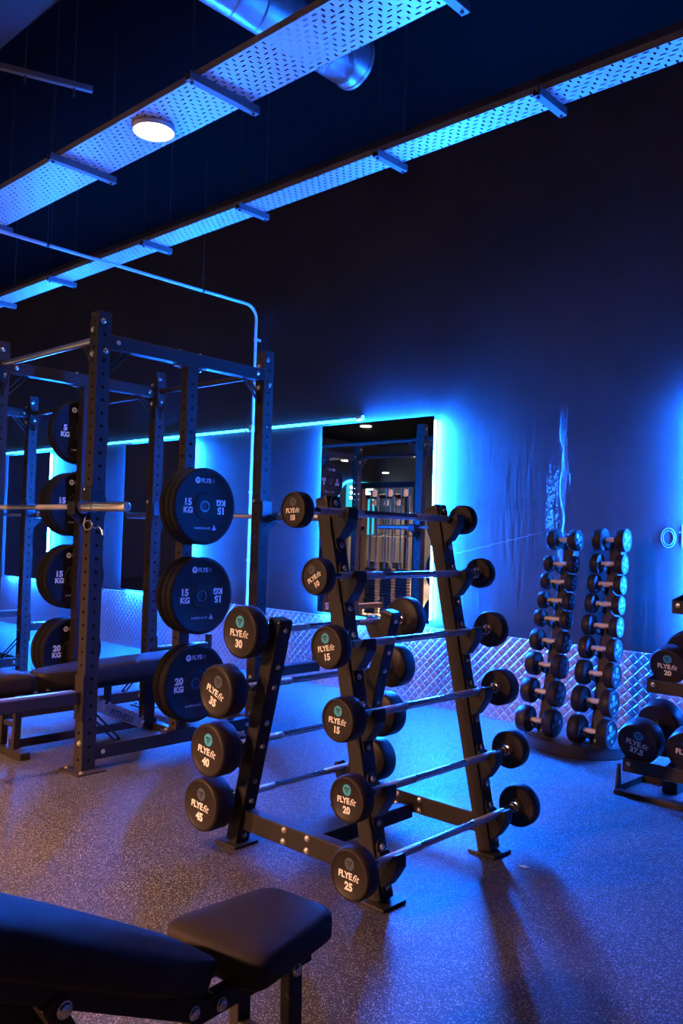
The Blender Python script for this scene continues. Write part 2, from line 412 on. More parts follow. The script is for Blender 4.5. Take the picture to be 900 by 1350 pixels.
def add_bolts(parent, pts, axis, r=.012, t=.010):
    """domed hex bolt heads, one small mesh each (shared data)"""
    key = (tuple(axis), r, t)
    if key not in add_bolts.c:
        mb = MB(); mt = axis_mat((0, 0, 0), axis)
        mb.lathe([(0, 0), (r * 1.25, 0), (r * 1.25, t * .25), (r, t * .3), (r * .95, t * .8), (r * .6, t), (0, t * 1.02)], mt, 12)
        me_o = mb.build('bolt', M['bolt'], None, (0, 0, 0)); add_bolts.c[key] = me_o.data; bpy.data.objects.remove(me_o)
    for p_ in pts:
        o = bpy.data.objects.new('bolt', add_bolts.c[key]); COL.objects.link(o); o.parent = parent
        o.location = V(p_) - parent_origin(parent)
add_bolts.c = {}

# ------------------------------------------------------------------ the room
X0, X1, Y0 = -20.0, 3.2, -13.0
mb = MB(); mb.box(((X0 + X1) / 2, (Y0 + BACK_Y) / 2, -.05), (X1 - X0 + .4, BACK_Y - Y0 + .4, .1)); struct(mb.build('floor', M['floor']))
mb = MB(); mb.box(((X0 + X1) / 2, (Y0 + BACK_Y) / 2, CEIL_Z + .05), (X1 - X0 + .4, BACK_Y - Y0 + .4, .1)); struct(mb.build('ceiling', M['ceiling']))
mb = MB(); mb.box(((X0 + X1) / 2, BACK_Y + .1, CEIL_Z / 2), (X1 - X0 + .4, .2, CEIL_Z)); struct(mb.build('wall_back', M['wall']))
mb = MB(); mb.box(((X0 + X1) / 2, Y0 - .1, CEIL_Z / 2), (X1 - X0 + .4, .2, CEIL_Z)); struct(mb.build('wall_front', M['dark_wall']))
mb = MB(); mb.box((X0 - .1, (Y0 + BACK_Y) / 2, CEIL_Z / 2), (.2, BACK_Y - Y0, CEIL_Z)); struct(mb.build('wall_left', M['dark_wall']))
mb = MB(); mb.box((X1 + .1, (Y0 + BACK_Y) / 2, CEIL_Z / 2), (.2, BACK_Y - Y0, CEIL_Z)); struct(mb.build('wall_right', M['dark_wall']))
# tread plate wainscot, sheets with a small folded top lip
mb = MB(); x = X0
mb.box(((X0 + X1) / 2, BACK_Y - .004, .305), (X1 - X0, .008, .61))
struct(mb.build('trim_1', M['tread'], bevel=.002))

# ------------------------------------------------------------------ mirrors with LED strips
def mirror(xl, xr, label, left, right, top, zb=.64, zt=2.27):
    t = thing('wall_mirror', label, 'mirror', ((xl + xr) / 2, BACK_Y, zb), 'backlit mirrors along the wall')
    yf = BACK_Y - .055
    mb = MB(); mb.box(((xl + xr) / 2, BACK_Y - .027, (zb + zt) / 2), (xr - xl - .03, .048, zt - zb - .03)); mb.build('backing_frame', M['frame_black'], t)
    mb = MB(); mb.box(((xl + xr) / 2, yf, (zb + zt) / 2), (xr - xl, .006, zt - zb)); mb.build('mirror_glass', M['mirror'], t, bevel=.0012)
    def strip(c, d, mat):
        mb = MB(); mb.box(c, d); mb.build('led_strip', mat, t)
    if right: strip((xr - .011, BACK_Y - .030, (zb + zt) / 2), (.005, .030, zt - zb - .06), M[right])
    if left: strip((xl + .011, BACK_Y - .030, (zb + zt) / 2), (.005, .030, zt - zb - .06), M[left])
    if top: strip(((xl + xr) / 2, BACK_Y - .030, zt - .011), (xr - xl - .06, .030, .005), M[top])
    strip(((xl + xr) / 2, BACK_Y - .030, zb + .010), (xr - xl - .06, .030, .005), M['led_under'])
    return t
mirror(-5.135, -3.915, 'blue-backlit wall mirror directly behind the tall barbell rack', 'led_mid', 'led_high', 'led_dim')
mirror(-8.25, -7.02, 'blue-backlit wall mirror behind the right-hand power rack uprights', 'led_dim', 'led_low', 'led_dim')
mirror(-11.12, -9.98, 'blue-backlit wall mirror farthest along the wall, at the photo left edge', 'led_mid', 'led_low', 'led_dim')
mirror(-1.91, -.70, 'blue-backlit wall mirror beside the saddle dumbbell rack, past the photo right edge', 'led_mid', 'led_low', 'led_dim')

# wall conduit above the mirrors, the LED light falling on it drawn as emission
t = thing('glowing_conduit', 'thin wall conduit above the mirrors, its blue light put into the material as glow', 'light', (-4.72, BACK_Y, 2.305))
mb = MB(); mb.tube([(-4.74, BACK_Y - .020, 2.308), (-13.0, BACK_Y - .020, 2.318)], .0125, 10); mb.build('glowing_tube', M['conduit_glow'], t)
mb = MB(); mb.tube([(-4.69, BACK_Y - .024, 2.318), (-4.75, BACK_Y - .024, 2.312)], [.022, .024], 12); mb.build('end_cap', M['conduit'], t)
for xx in (-6.2, -7.2, -8.9, -10.4, -12):
    mb = MB(); mb.box((xx, BACK_Y - .017, 2.298), (.03, .034, .012)); mb.build('wall_clip', M['conduit'], t, bevel=.003)

# white conduit from the ceiling run down the wall
t = thing('conduit_pipe', 'thin white conduit running under the ceiling then bending down the wall', 'pipe', (-6.07, BACK_Y, 0))
cx_ = -6.065; yw = BACK_Y - .062; zc = 3.49; R_ = .13
pts = [(cx_, .6, zc), (cx_, yw - R_, zc)] + [(cx_, yw - R_ + R_ * math.sin(a), zc - R_ + R_ * math.cos(a)) for a in [PI / 2 * k / 8 for k in range(1, 9)]] + [(cx_, yw, .62)]
mb = MB(); mb.tube(pts, .0145, 12); mb.build('conduit_tube', M['conduit'], t)
mb = MB(); mb.lathe([(0, 0), (.034, 0), (.034, .045), (.028, .055), (0, .056)], axis_mat((cx_, BACK_Y - .042, 2.312), (0, -1, 0)), 20); mb.build('junction_box', M['conduit'], t)
for z_ in (3.17, 2.75, 1.7, 1.05):
    mb = MB(); mb.tube([(cx_, yw, z_ - .012), (cx_, yw, z_ + .012)], .020, 12); mb.box((cx_, BACK_Y - .022, z_), (.02, .044, .024)); mb.build('pipe_clip', M['conduit'], t)
# hangers carry it to the ceiling
for y_ in (3.1, 4.6):
    mb = MB(); mb.tube([(cx_, y_, zc), (cx_, y_, CEIL_Z)], .002, 6); mb.tube([(cx_, y_ - .01, zc), (cx_, y_ + .01, zc)], .019, 10); mb.build('hanger_rod', M['wire'], t)

# wall lettering, half cut off by the frame
t = thing('wall_lettering', 'pale outlined script lettering on the dark wall at the right edge', 'lettering', (-2.05, BACK_Y, 1.35))
mt = M4((1, 0, 0), (0, 0, 1), (0, -1, 0), (-2.055, BACK_Y - .003, 1.355))
mb = MB()
ring = [(.046 * math.cos(2 * PI * k / 28), .062 * math.sin(2 * PI * k / 28)) for k in range(28)]
mb.tube([mt @ V((x - .03, y, 0)) for x, y in ring + ring[:1]], .0024, 6)
mb.tube([mt @ V((x * .74 - .03, y * .74, 0)) for x, y in ring + ring[:1]], .002, 6)
mb.build('letter_o', M['faint_ink'], t)
mb = MB(); mb.tube([mt @ V(p_) for p_ in [(.058, .085, 0), (.056, .02, 0), (.055, -.045, 0), (.064, -.058, 0), (.080, -.055, 0)]], .004, 6)
mb.tube([mt @ V(p_) for p_ in [(.036, .035, 0), (.080, .042, 0)]], .003, 6); mb.build('letter_t', M['faint_ink'], t)

# ------------------------------------------------------------------ ceiling: trays, duct, rail, downlights
def tray(name, label, y0, y1, xa, xb, z, brackets, over):
    t = thing(name, label, 'cable tray', ((xa + xb) / 2, (y0 + y1) / 2, z), 'perforated cable trays under the ceiling')
    mb = MB(); mb.box(((xa + xb) / 2, (y0 + y1) / 2, z + .0015), (xb - xa, y1 - y0, .003))
    mb.build('tray_base', M['tray'], t)
    for y in (y0, y1):
        mb = MB(); mb.box(((xa + xb) / 2, y, z + .0175), (xb - xa, .003, .035)); mb.box(((xa + xb) / 2, y + (.006 if y == y0 else -.006), z + .0355), (xb - xa, .012, .003)); mb.build('side_flange', M['strut'], t)
    for xbk in brackets:
        mb = MB(); yc = (y0 + y1) / 2; L = y1 - y0 + 2 * over
        mb.box((xbk, yc, z - .040), (.042, L, .003)); mb.box((xbk - .020, yc, z - .020), (.003, L, .040)); mb.box((xbk + .020, yc, z - .020), (.003, L, .040))
        br_ = mb.build('support_bracket', M['strut'], t)
        for y in (y0 - over * .55, y1 + over * .55):
            mb = MB(); mb.tube([(xbk, y, z - .045), (xbk, y, 3.985 if (xbk == -3.40 and z < 4) else CEIL_Z)], .0025, 6); mb.lathe([(0, -.01), (.009, -.01), (.009, 0), (0, 0)], axis_mat((xbk, y, z - .042), (0, 0, 1)), 6)
            mb.build('hanger_rod', M['wire'], br_)
    return t
tray('cable_tray', 'wide perforated cable tray with the round lamp on it, under the ceiling', 2.50, 2.84, -14, 2.2, 3.60,
     [-10.8, -9.4, -8.0, -6.25, -4.80, -3.40, -2.05, -.6, .9], .06)
tray('cable_tray', 'narrow perforated cable tray nearer the mirror wall, under the ceiling', 3.715, 3.905, -14, 2.2, 3.60,
     [-12.4, -10.9, -9.6, -8.35, -7.15, -5.65, -4.48, -3.22, -2.15, -.7, .7], .045)

t = thing('air_duct', 'round spiral galvanised duct ending above the wide cable tray', 'duct', (-3.36, 2.0, 4.15))
mb = MB(); mt = axis_mat((-3.36, 3.62, 4.15), (0, -1, 0))
mb.lathe([(.150, .0), (.158, 0), (.158, .02), (.152, .022), (.152, 6.5)], mt, 40); mb.build('duct_tube', M['duct'], t)
mb = MB(); mb.lathe([(0, .05), (.149, .05), (.149, .06)], mt, 40); mb.build('end_cap', M['galv'], t)
for y_ in (3.2, 1.4, -.6):
    mb = MB(); mb.tube([(-3.36 + .157 * math.cos(2 * PI * k / 24), y_, 4.15 + .157 * math.sin(2 * PI * k / 24)) for k in range(25)], .006, 6)
    mb.tube([(-3.36, y_, 4.30), (-3.36, y_, CEIL_Z)], .004, 6); mb.build('hanger_band', M['galv'], t)

t = thing('air_duct', 'big dim rectangular duct in the top left corner of the ceiling', 'duct', (-6.0, 1.75, 4.2))
mb = MB(); mb.box((-6.65, 1.62, 4.28), (5.9, .9, .50)); mb.build('duct_body', M['dark_duct'], t, bevel=.02, seg=3)
for xx in (-5.1, -6.3, -7.5, -8.7):
    mb = MB(); mb.box((xx, 1.62, 4.28), (.04, .96, .55)); mb.build('duct_flange', M['dark_duct'], t, bevel=.006)
t = thing('ceiling_rail', 'thin metal channel rail hanging at the ceiling left of the lamp', 'rail', (-4.7, 2.3, 4.0))
mb = MB(); a_, b_ = V((-5.0, 1.60, 4.0)), V((-4.613, 2.609, 4.0)); mb.bar(a_, b_, .035, .035, (0, 0, 1)); mb.build('channel', M['strut'], t, bevel=.003)
for f_ in (.64, .9):
    q = a_.lerp(b_, f_); mb = MB(); mb.tube([q, q + V((0, 0, CEIL_Z - 4.0))], .004, 6); mb.tube([q - V((0, 0, .07)), q], .006, 6); mb.build('hanger_rod', M['wire'], t)

def downlight(x, y, z, label, power, cone=110, hang=True):
    t = thing('ceiling_downlight', label, 'ceiling light', (x, y, z), 'round warm downlights')
    mb = MB(); mt = axis_mat((x, y, z), (0, 0, 1))
    mb.lathe([(.112, .001), (.122, 0), (.125, .006), (.122, .024), (.06, .028), (0, .028)], mt, 36); mb.build('housing', M['conduit'], t)
    mb = MB(); mb.lathe([(0, .002), (.108, .002), (.112, .005), (0, .010)], mt, 36); mb.build('diffuser', M['lamp'], t)
    if hang:
        mb = MB(); mb.tube([(x, y, z + .027), (x, y, CEIL_Z)], .008, 8); mb.build('drop_rod', M['black_metal'], t)
    l = bpy.data.lights.new('downlight_beam', 'SPOT'); l.energy = power; l.color = WARM if label.endswith(('floor', 'benches', 'rack')) else (1.0, .68, .45); l.spot_size = math.radians(cone); l.spot_blend = .9; l.shadow_soft_size = .1
    o = bpy.data.objects.new('downlight_beam', l); COL.objects.link(o); o.location = (0, 0, -.012); o.parent = t
downlight(-4.02, 2.665, 3.570, 'glowing round downlight mounted under the wide cable tray', 25, 120, False)
downlight(-3.6, .5, 3.55, 'round warm downlight over the free floor before the power rack', 560, 80)
downlight(-6.6, .3, 3.55, 'round warm downlight over the floor left of the power rack', 450, 100)
downlight(-11.3, -2.33, 3.58, 'round warm downlight reflected brightest at the top of the mirror', 5000)
downlight(-8.3, -2.6, 3.58, 'round warm downlight over the cable machine', 4500)
downlight(-14.2, -7.6, 3.58, 'round warm downlight reflected at the mirror right', 4000)
downlight(-16.9, -7.8, 3.58, 'round warm downlight reflected above the bumper plates', 2500)
downlight(-18.5, -11.6, 3.55, 'round warm downlight reflected smallest, by the lit sign', 2000)
downlight(-5.4, -5.0, 3.30, 'round warm downlight far behind the power rack floor', 4600, 172)
downlight(-3.0, -4.6, 3.30, 'round warm downlight behind the benches', 3400, 172)

# ------------------------------------------------------------------ barbell rack (A-frame)
PA, PB = 2.335, 3.04          # y of near and far frames
def px1(z): return -1.92 - .224 * z
def px3(z): return -2.714 + .242 * z
t = thing('barbell_rack', 'black A-frame barbell rack holding ten fixed barbells on the open floor', 'barbell rack', (-2.3, 2.69, 0))
for y in (PA, PB):
    for fx, zt in ((px1, 1.453), (px3, .962)):
        sgn = 1 if fx is px1 else -1
        mb = MB(); mb.bar((fx(.012), y, .012), (fx(zt - .012), y, zt - .012), .066, .076)
        up = mb.build('upright', M['black_metal'], t, bevel=.006)
        mb = MB(); mb.bar((fx(zt - .03), y, zt - .03), (fx(zt), y, zt), .070, .080); mb.build('end_cap', M['black_plastic'], up, bevel=.012, seg=3)
        mb = MB(); mb.box((fx(0), y, .006), (.13, .13, .012)); mb.build('foot_plate', M['black_metal'], up, bevel=.003)
    # floor beam between the two uprights of this end
    mb = MB(); mb.bar((px1(.115) - .034, y, .115), (px3(.115) + .034, y, .115), .080, .052, (0, 1, 0))
    bm_ = mb.build('cross_beam', M['black_metal'], t, bevel=.004)
    s_ = -1 if y == PA else 1
    yy = y - .026 if y == PA else y - .026
    add_bolts(bm_, [(-2.40, yy, .139), (-2.404, yy, .093), (-2.272, yy, .139), (-2.274, yy, .092)], (0, -1, 0), .0105, .010)
mb = MB(); mb.bar((-2.335, PA + .026, .085), (-2.335, PB - .026, .085), .055, .065, (0, 0, 1)); mb.build('long_beam', M['black_metal'], t, bevel=.004)
OFF = .0335 + .046      # bar axis out from the upright's centre line

bars = [  # name, side, (X, Z), near-face y, far-face y, head radius, thickness, emblem, tilt
    ('10', 1, 1.392, 2.060, 3.150, .066, .052, 'slate_ink', .05),
    ('10', 1, 1.155, 2.125, 3.220, .068, .052, 'slate_ink', .55),
    ('15', 1, .908, 2.140, 3.235, .079, .058, 'teal_ink', .22),
    ('15', 1, .660, 2.150, 3.240, .079, .076, 'teal_ink', -.03),
    ('20', 1, .400, 2.145, 3.235, .082, .060, 'teal_ink', .02),
    ('25', 1, .170, 2.110, 3.235, .089, .062, 'slate_ink', -.02),
    ('30', -1, .905, 2.190, 3.300, .106, .075, 'teal_ink', -.03),
    ('35', -1, .668, 2.125, 3.300, .105, .090, 'slate_ink', -.35),
    ('40', -1, .420, 2.140, 3.310, .109, .100, 'teal_ink', -.13),
    ('45', -1, .184, 2.160, 3.310, .109, .100, 'slate_ink', -.08)]
tiers = {1: ['top', 'second', 'third', 'fourth', 'fifth', 'lowest'], -1: ['top', 'second', 'third', 'lowest']}
def head(name, parent, y_out, sgn, x, z, R, T, num, ink, tilt, letter=True):
    """cylindrical head, outer face at y_out looking along sgn*y"""
    mt = M4((-sgn, 0, 0), (0, 0, 1), (0, sgn, 0), (x, y_out, z)) if True else None
    mb = MB()
    prof = [(0, -.004), (R * .80, -.004), (R * .83, -.002), (R * .86, 0), (R * .93, -.001), (R * .975, -.006), (R, -.016), (R, -T + .012), (R * .97, -T + .004), (R * .92, -T), (.034, -T), (.030, -T - .006), (.022, -T - .007), (0, -T - .007)]
    mb.lathe(prof, mt, 48)
    hd = mb.build(name, M['head_rubber'], parent)
    if letter:
        mb = MB(); c_, s_ = math.cos(tilt), math.sin(tilt)
        def rp(x_, y_): return (x_ * c_ - y_ * s_, x_ * s_ + y_ * c_)
        ex, ey = rp(0, .40 * R)
        disc(mb, mt, ex, ey, .235 * R, 0, 28, -.0032)
        rm = mt @ Matrix.Rotation(tilt, 4, 'Z')
        bull_mark(mb, rm, 0, .40 * R, .235 * R, 1, -.0024)
        mb.build('emblem', [M[ink], M['dark_ink']], hd)
        mb = MB()
        wordmark(mb, rm, 0, -.04 * R, .335 * R, 0, 0, 0., -.0028)
        if num: put_text(mb, rm, num, 0, -.43 * R, .40 * R, .020 * R, 0, 0, 0, 'c', -.0028)
        mb.build('lettering', M['white_ink'], hd)
    return hd
for k, (num, side, z, yn, yf, R, T, ink, tilt) in enumerate(bars):
    fx = px1 if side == 1 else px3
    x = fx(z) + side * OFF
    ti = k if side == 1 else k - 6
    lab = f"fixed barbell marked {num} on the {tiers[side][ti]} hooks of the rack's {'taller right' if side == 1 else 'shorter left'} side"
    o = thing('fixed_barbell', lab, 'barbell', (x, (yn + yf) / 2, z), 'fixed barbells on the rack')
    y0_, y1_ = yn + T - .002, yf - T + .002
    L = y1_ - y0_
    mb = MB(); mb.tube([(x, y0_, z), (x, y1_, z)], .0135, 20); mb.build('shaft', M['chrome'], o)
    for a, b in ((.085, .33), (.67, .90)):
        mb = MB(); ya, yb = y0_ + L * a, y0_ + L * b
        mb.tube([(x, ya, z), (x, ya + .003, z), (x, yb - .003, z), (x, yb, z)], [.0137, .0152, .0152, .0137], 20); mb.build('grip', M['knurl'], o)
    for yy, s_ in ((y0_, 1), (y1_, -1)):
        mb = MB(); mb.tube([(x, yy, z), (x, yy + s_ * .014, z), (x, yy + s_ * .016, z), (x, yy + s_ * .034, z)], [.024, .023, .018, .0165], 16); mb.build('collar', M['chrome'], o)
    head('head', o, yn, -1, x, z, R, T, num, ink, tilt)
    head('head', o, yf, 1, x, z, R, T, num, ink, .1)
    # hooks on the rack carry it
    for y in (PA, PB):
        tdir = V((fx(1) - fx(0), 0, 1)).normalized(); outd = V((side, 0, 0)); outd = (outd - tdir * outd.dot(tdir)).normalized()
        c0 = V((fx(z), y, z)) + outd * .033
        hk = MB()
        # cradle arm profile: local (o, s) = outward, along upright
        prof = [(0, .022), (.014, .022), (.024, .002), (.032, -.012), (.046, -.0165), (.059, -.011), (.068, .004), (.078, .014), (.090, .012), (.092, -.004), (.086, -.034), (.056, -.066), (.026, -.092), (0, -.098)]
        ax = outd.cross(tdir)
        o_shift = V((x, y, z)) - c0
        oo, ss = o_shift.dot(outd), o_shift.dot(tdir)
        prof = [(p_[0] + (oo - .045 if 0 < i < 13 and p_[0] > .02 else 0), p_[1] + ss) for i, p_ in enumerate(prof)]
        hk.prism(prof, .056, M4(outd, tdir, ax, c0 - ax * .028))
        ho = hk.build('hook', M['black_plastic'], t, bevel=.003)
        pl = MB()
        zlow = -.117 if z > .18 else -.10
        n_ = 10; rr = .026; za, zb_ = zlow + ss, .036 + ss
        if z > 1.35: zb_ = .030
        outl = [(rr * math.cos(a), zb_ + rr * math.sin(a)) for a in [PI * i / n_ for i in range(n_ + 1)]] + [(rr * math.cos(a), za + rr * math.sin(a)) for a in [PI + PI * i / n_ for i in range(n_ + 1)]]
        pl.prism(outl, .007, M4(V((0, 1, 0)), tdir, outd, c0)); pl.build('hook_plate', M['black_metal'], ho, bevel=.0015)
        add_bolts(ho, [c0 + tdir * (za - .002) + outd * .007, c0 + tdir * zb_ + outd * .007], tuple(outd), .0095, .008)
        if side == -1:   # nuts of the same bolts on the inner face
            add_bolts(ho, [c0 + tdir * (za - .002) - outd * .066, c0 + tdir * zb_ - outd * .066], tuple(-outd), .0095, .010)

# ------------------------------------------------------------------ power racks
W_ = .08
def holed_post(mb, x, y, z0, z1, w=W_, dz=.072, r=.0095, zs=None):
    h = w / 2; n = int((z1 - z0) / dz); pad = ((z1 - z0) - n * dz) / 2
    faces = [((1, 0, 0), (0, -1, 0)), ((0, 1, 0), (1, 0, 0)), ((-1, 0, 0), (0, 1, 0)), ((0, -1, 0), (-1, 0, 0))]
    oct_o = [(1, 0), (1, 1), (0, 1), (-1, 1), (-1, 0), (-1, -1), (0, -1), (1, -1)]
    for u_, n_ in faces:
        u_, n_ = V(u_), V(n_); c = V((x, y, 0)) + n_ * h
        def P(a, z, d=0): return c + u_ * a + V((0, 0, z)) - n_ * d
        mb.add([P(-h, z0), P(h, z0), P(h, z0 + pad), P(-h, z0 + pad)], [(0, 1, 2, 3)])
        mb.add([P(-h, z1 - pad), P(h, z1 - pad), P(h, z1), P(-h, z1)], [(0, 1, 2, 3)])
        for i in range(n):
            zc_ = z0 + pad + (i + .5) * dz
            vs = [P(a * h, zc_ + b * dz / 2) for a, b in oct_o] + [P(r * math.cos(PI * k / 4), zc_ + r * math.sin(PI * k / 4)) for k in range(8)] + [P(r * math.cos(PI * k / 4), zc_ + r * math.sin(PI * k / 4), .006) for k in range(8)]
            fs = []
            for k in range(8):
                k2 = (k + 1) % 8; fs += [(k, k2, 8 + k2, 8 + k), (8 + k, 8 + k2, 16 + k2, 16 + k)]
            mb.add(vs, fs)
    for z in (z0, z1): mb.add([(x - h, y - h, z), (x + h, y - h, z), (x + h, y + h, z), (x - h, y + h, z)], [(0, 1, 2, 3)])

def slotted_brace(parent, p0, p1, side, w=.036, t_=.008):
    """corner gusset strap with a long slot"""
    p0, p1 = V(p0), V(p1); d = (p1 - p0); L = d.length; d = d.normalized(); sd = V(side).normalized(); n_ = d.cross(sd)
    def stadium(L0, L1, r): return [(L0 + r * math.cos(a), r * math.sin(a)) for a in [PI / 2 + PI * i / 6 for i in range(7)]] + [(L1 + r * math.cos(a), r * math.sin(a)) for a in [-PI / 2 + PI * i / 6 for i in range(7)]]
    o_ = stadium(0, L, w / 2); i_ = stadium(.02, L - .02, w / 4)
    vs = []
    for h_ in (-t_ / 2, t_ / 2):
        for q in (o_, i_):
            for a, b in q: vs.append(p0 + d * a + n_ * b + sd * h_)
    k = len(o_); fs = []
    for i in range(k):
        j = (i + 1) % k
        fs += [(i, j, k + j, k + i), (2 * k + i, 3 * k + i, 3 * k + j, 2 * k + j), (i, 2 * k + i, 2 * k + j, j), (k + i, k + j, 3 * k + j, 3 * k + i)]
    MB().add(vs, fs).build('corner_brace', M['rig_metal'], parent)

RXR, RXL, YF, YB, RYM = -4.08, -5.28, 2.415, 3.62, 3.02
HT = 2.49
def make_rack(dx, label, zr, zl):
    XR, XL = RXR + dx, RXL + dx
    t = thing('power_rack', label, 'power rack', ((XR + XL) / 2, RYM, 0), 'power racks')
    h = W_ / 2
    posts = {}
    for x in (XR, XL):
        so = 1 if x == XR else -1
        for y in (YF, YB):
            sy = -1 if y == YF else 1
            mb = MB(); holed_post(mb, x, y, .008, HT); po = mb.build('upright', M['rig_metal'], t); posts[(x, y)] = po
            mb = MB(); mb.box((x, y + sy * .01, .004), (.20, .17, .008)); mb.build('foot_plate', M['rig_metal'], po, bevel=.002)
            add_bolts(po, [(x - .075, y + sy * .01 - .05, .008), (x + .075, y + sy * .01 - .05, .008)], (0, 0, 1), .011, .010)
            add_bolts(po, [(x + h, y - .012, HT - .055), (x + h, y + .008, HT - .215)], (1, 0, 0), .013, .012)
            add_bolts(po, [(x - .012, y - h, HT - .10), (x - .012, y - h, HT - .235), (x + .01, y - h, .15), (x, y - h, .38)], (0, -1, 0), .013, .012)
            # J-cup
            jz = 1.418; jy = y + sy * (h + .044)
            mb = MB(); mb.box((x, y + sy * (h + .005), jz + .03), (.086, .010, .17)); mb.box((x + .046, y + sy * .012, jz + .045), (.010, .085, .11)); mb.box((x - .046, y + sy * .012, jz + .045), (.010, .085, .11))
            mb.box((x, y + sy * (h + .048), jz - .030), (.072, .10, .022)); mb.box((x, y + sy * (h + .094), jz - .005), (.072, .012, .065))
            jc = mb.build('j_cup', M['black_plastic'], t, bevel=.004)
            mb = MB(); poly2 = [(0, -.02), (.10, -.02), (0, -.11)]
            mb.prism([(sy * a, b) for a, b in poly2], .012, M4((0, 1, 0), (0, 0, 1), (1, 0, 0), (x - .006, y + sy * (h + .003), jz - .02))); mb.build('cup_gusset', M['rig_metal'], jc)
            add_bolts(jc, [(x - .02, y + sy * h - .006 if sy < 0 else y - h - .001, jz + .10)], (0, -1, 0), .010, .010)
            # spotter arm
            sz = .395; ye = y + sy * .56
            mb = MB(); mb.box((x, y + sy * (h + .005), sz), (.086, .012, .24)); mb.bar((x, y + sy * (h + .005), sz), (x, ye, sz), .062, .05, (1, 0, 0)); mb.box((x, ye, sz + .035), (.05, .03, .135))
            sa = mb.build('spotter_arm', M['rig_metal'], t, bevel=.003)
            mb = MB(); mb.box((x, (y + sy * (h + .02) + ye) / 2, sz + .036), (.046, .46, .012)); mb.build('liner', M['liner'], sa, bevel=.003)
        YM = RYM + (0 if so == 1 else .010)
        # storage upright on the beam between the uprights
        mb = MB(); holed_post(mb, x, YM, .130, 2.295, .07); su = mb.build('storage_upright', M['rig_metal'], t)
        for z in (2.295, .130):
            mb = MB(); mb.box((x, YM, z + (-.004 if z > 1 else .004)), (.07, .20, .008)); mb.build('joint_plate', M['rig_metal'], su, bevel=.002)
        add_bolts(su, [(x, YM - .075, 2.287), (x, YM + .075, 2.287)], (0, 0, -1), .012, .014)
        add_bolts(su, [(x, YM - .075, 2.372), (x, YM + .075, 2.372)], (0, 0, 1), .012, .014)
        add_bolts(su, [(x, YM - .075, .138), (x, YM + .075, .138)], (0, 0, 1), .012, .014)
        for z, L in (zr if so == 1 else zl):
            mb = MB(); mb.tube([(x + so * .035, YM, z), (x + so * (.035 + L), YM, z)], .0235, 20); mb.box((x + so * .039, YM, z), (.008, .09, .12))
            mb.build('storage_peg', M['black_metal'], t)
        # beams along the rack depth
        for z, nm in ((2.335, 'top_beam'), (.092, 'floor_beam')):
            mb = MB(); mb.box((x, (YF + YB) / 2, z), (.07, YB - YF - W_, .075)); bm_ = mb.build(nm, M['rig_metal'], t, bevel=.003)
            add_bolts(bm_, [(x + .035, YF + .09, z), (x + .035, YB - .09, z)], (1, 0, 0), .011, .010)
        for y, d in ((YF, 1), (YB, -1)):
            slotted_brace(t, (x + .0, y + d * h, 2.335 - .17), (x + .0, y + d * (h + .13), 2.335 - .038), (1, 0, 0))
            slotted_brace(t, (x + .0, y + d * h, .092 + .20), (x + .0, y + d * (h + .16), .092 + .038), (1, 0, 0))
    for y, yo in ((YF, 0), (YB, 0)):
        mb = MB(); mb.tube([(XR - h, y, 2.345), (XL + h, y, 2.345)], .019, 16); pb = mb.build('pull_up_bar', M['steel'] if y == YF else M['rig_metal'], t)
        for x, d in ((XR, -1), (XL, 1)):
            mb = MB(); mb.box((x + d * (h + .004), y, 2.345), (.008, .076, .16)); mb.build('end_plate', M['rig_metal'], pb, bevel=.002)
            slotted_brace(pb, (x + d * h, y, 2.345 - .17), (x + d * (h + .12), y, 2.345 - .02), (0, 1, 0))
    mb = MB(); mb.box(((XR + XL) / 2, YB, .092), (XR - XL - W_, .07, .075)); mb.build('floor_beam', M['rig_metal'], t, bevel=.003)
    return t
XR, XL, YM = RXR, RXL, RYM
RS = -3.17
THREE = [(1.455, .15), (.935, .15), (.425, .118)]
FOUR = [(1.98, .070), (1.474, .15), (.966, .15), (.455, .175)]
rack1 = make_rack(0, 'black power rack whose storage pegs hold the 15 and 20 kg plates mid-photo', THREE, FOUR)
rack2 = make_rack(RS, 'second black power rack farther left along the mirror wall', FOUR, FOUR)
# bars that tie the two racks together at the top
for y, wh in ((YF, 'front'), (YB, 'wall side')):
    lb = thing('link_bar', f'round bar tying the two power racks together at the top of the {wh}', 'crossbar', ((XL + XR + RS) / 2, y, 2.335), 'bars linking the racks')
    mb = MB(); mb.tube([(XL - W_ / 2 - .008, y, 2.335), (XR + RS + W_ / 2 + .008, y, 2.335)], .022, 14); mb.build('tube', M['rig_metal'], lb)
    for x, d in ((XL, -1), (XR + RS, 1)):
        mb = MB(); mb.box((x + d * (W_ / 2 + .005), y, 2.335), (.008, .076, .15)); mb.build('end_plate', M['rig_metal'], lb, bevel=.002)
        slotted_brace(lb, (x + d * (W_ / 2 + .012), y, 2.19), (x + d * (W_ / 2 + .12), y, 2.315), (0, 1, 0))
# the pull pin hanging on its lanyard from the front right J-cup
mb = MB(); c_ = V((XR + .07, YF - .075, 1.315))
mb.tube([c_ + V(p_) for p_ in [(-.03, 0, .045), (-.045, 0, .01), (-.02, 0, -.02), (.03, 0, -.012), (.045, 0, .012), (.02, 0, .03), (-.02, 0, .03), (-.045, 0, .01)]], .004, 8)
mb.tube([c_ + V(p_) for p_ in [(.045, 0, .0), (.075, 0, -.008), (.11, 0, .0), (.15, 0, -.03)]], .0025, 8)
mb.tube([c_ + V(p_) for p_ in [(-.03, 0, .045), (-.06, .03, .08)]], .003, 8)
mb.tube([c_ + V((.145, 0, -.018)), c_ + V((.155, 0, -.042))], .007, 8)
mb.build('lanyard_pin', M['steel'], rack1)

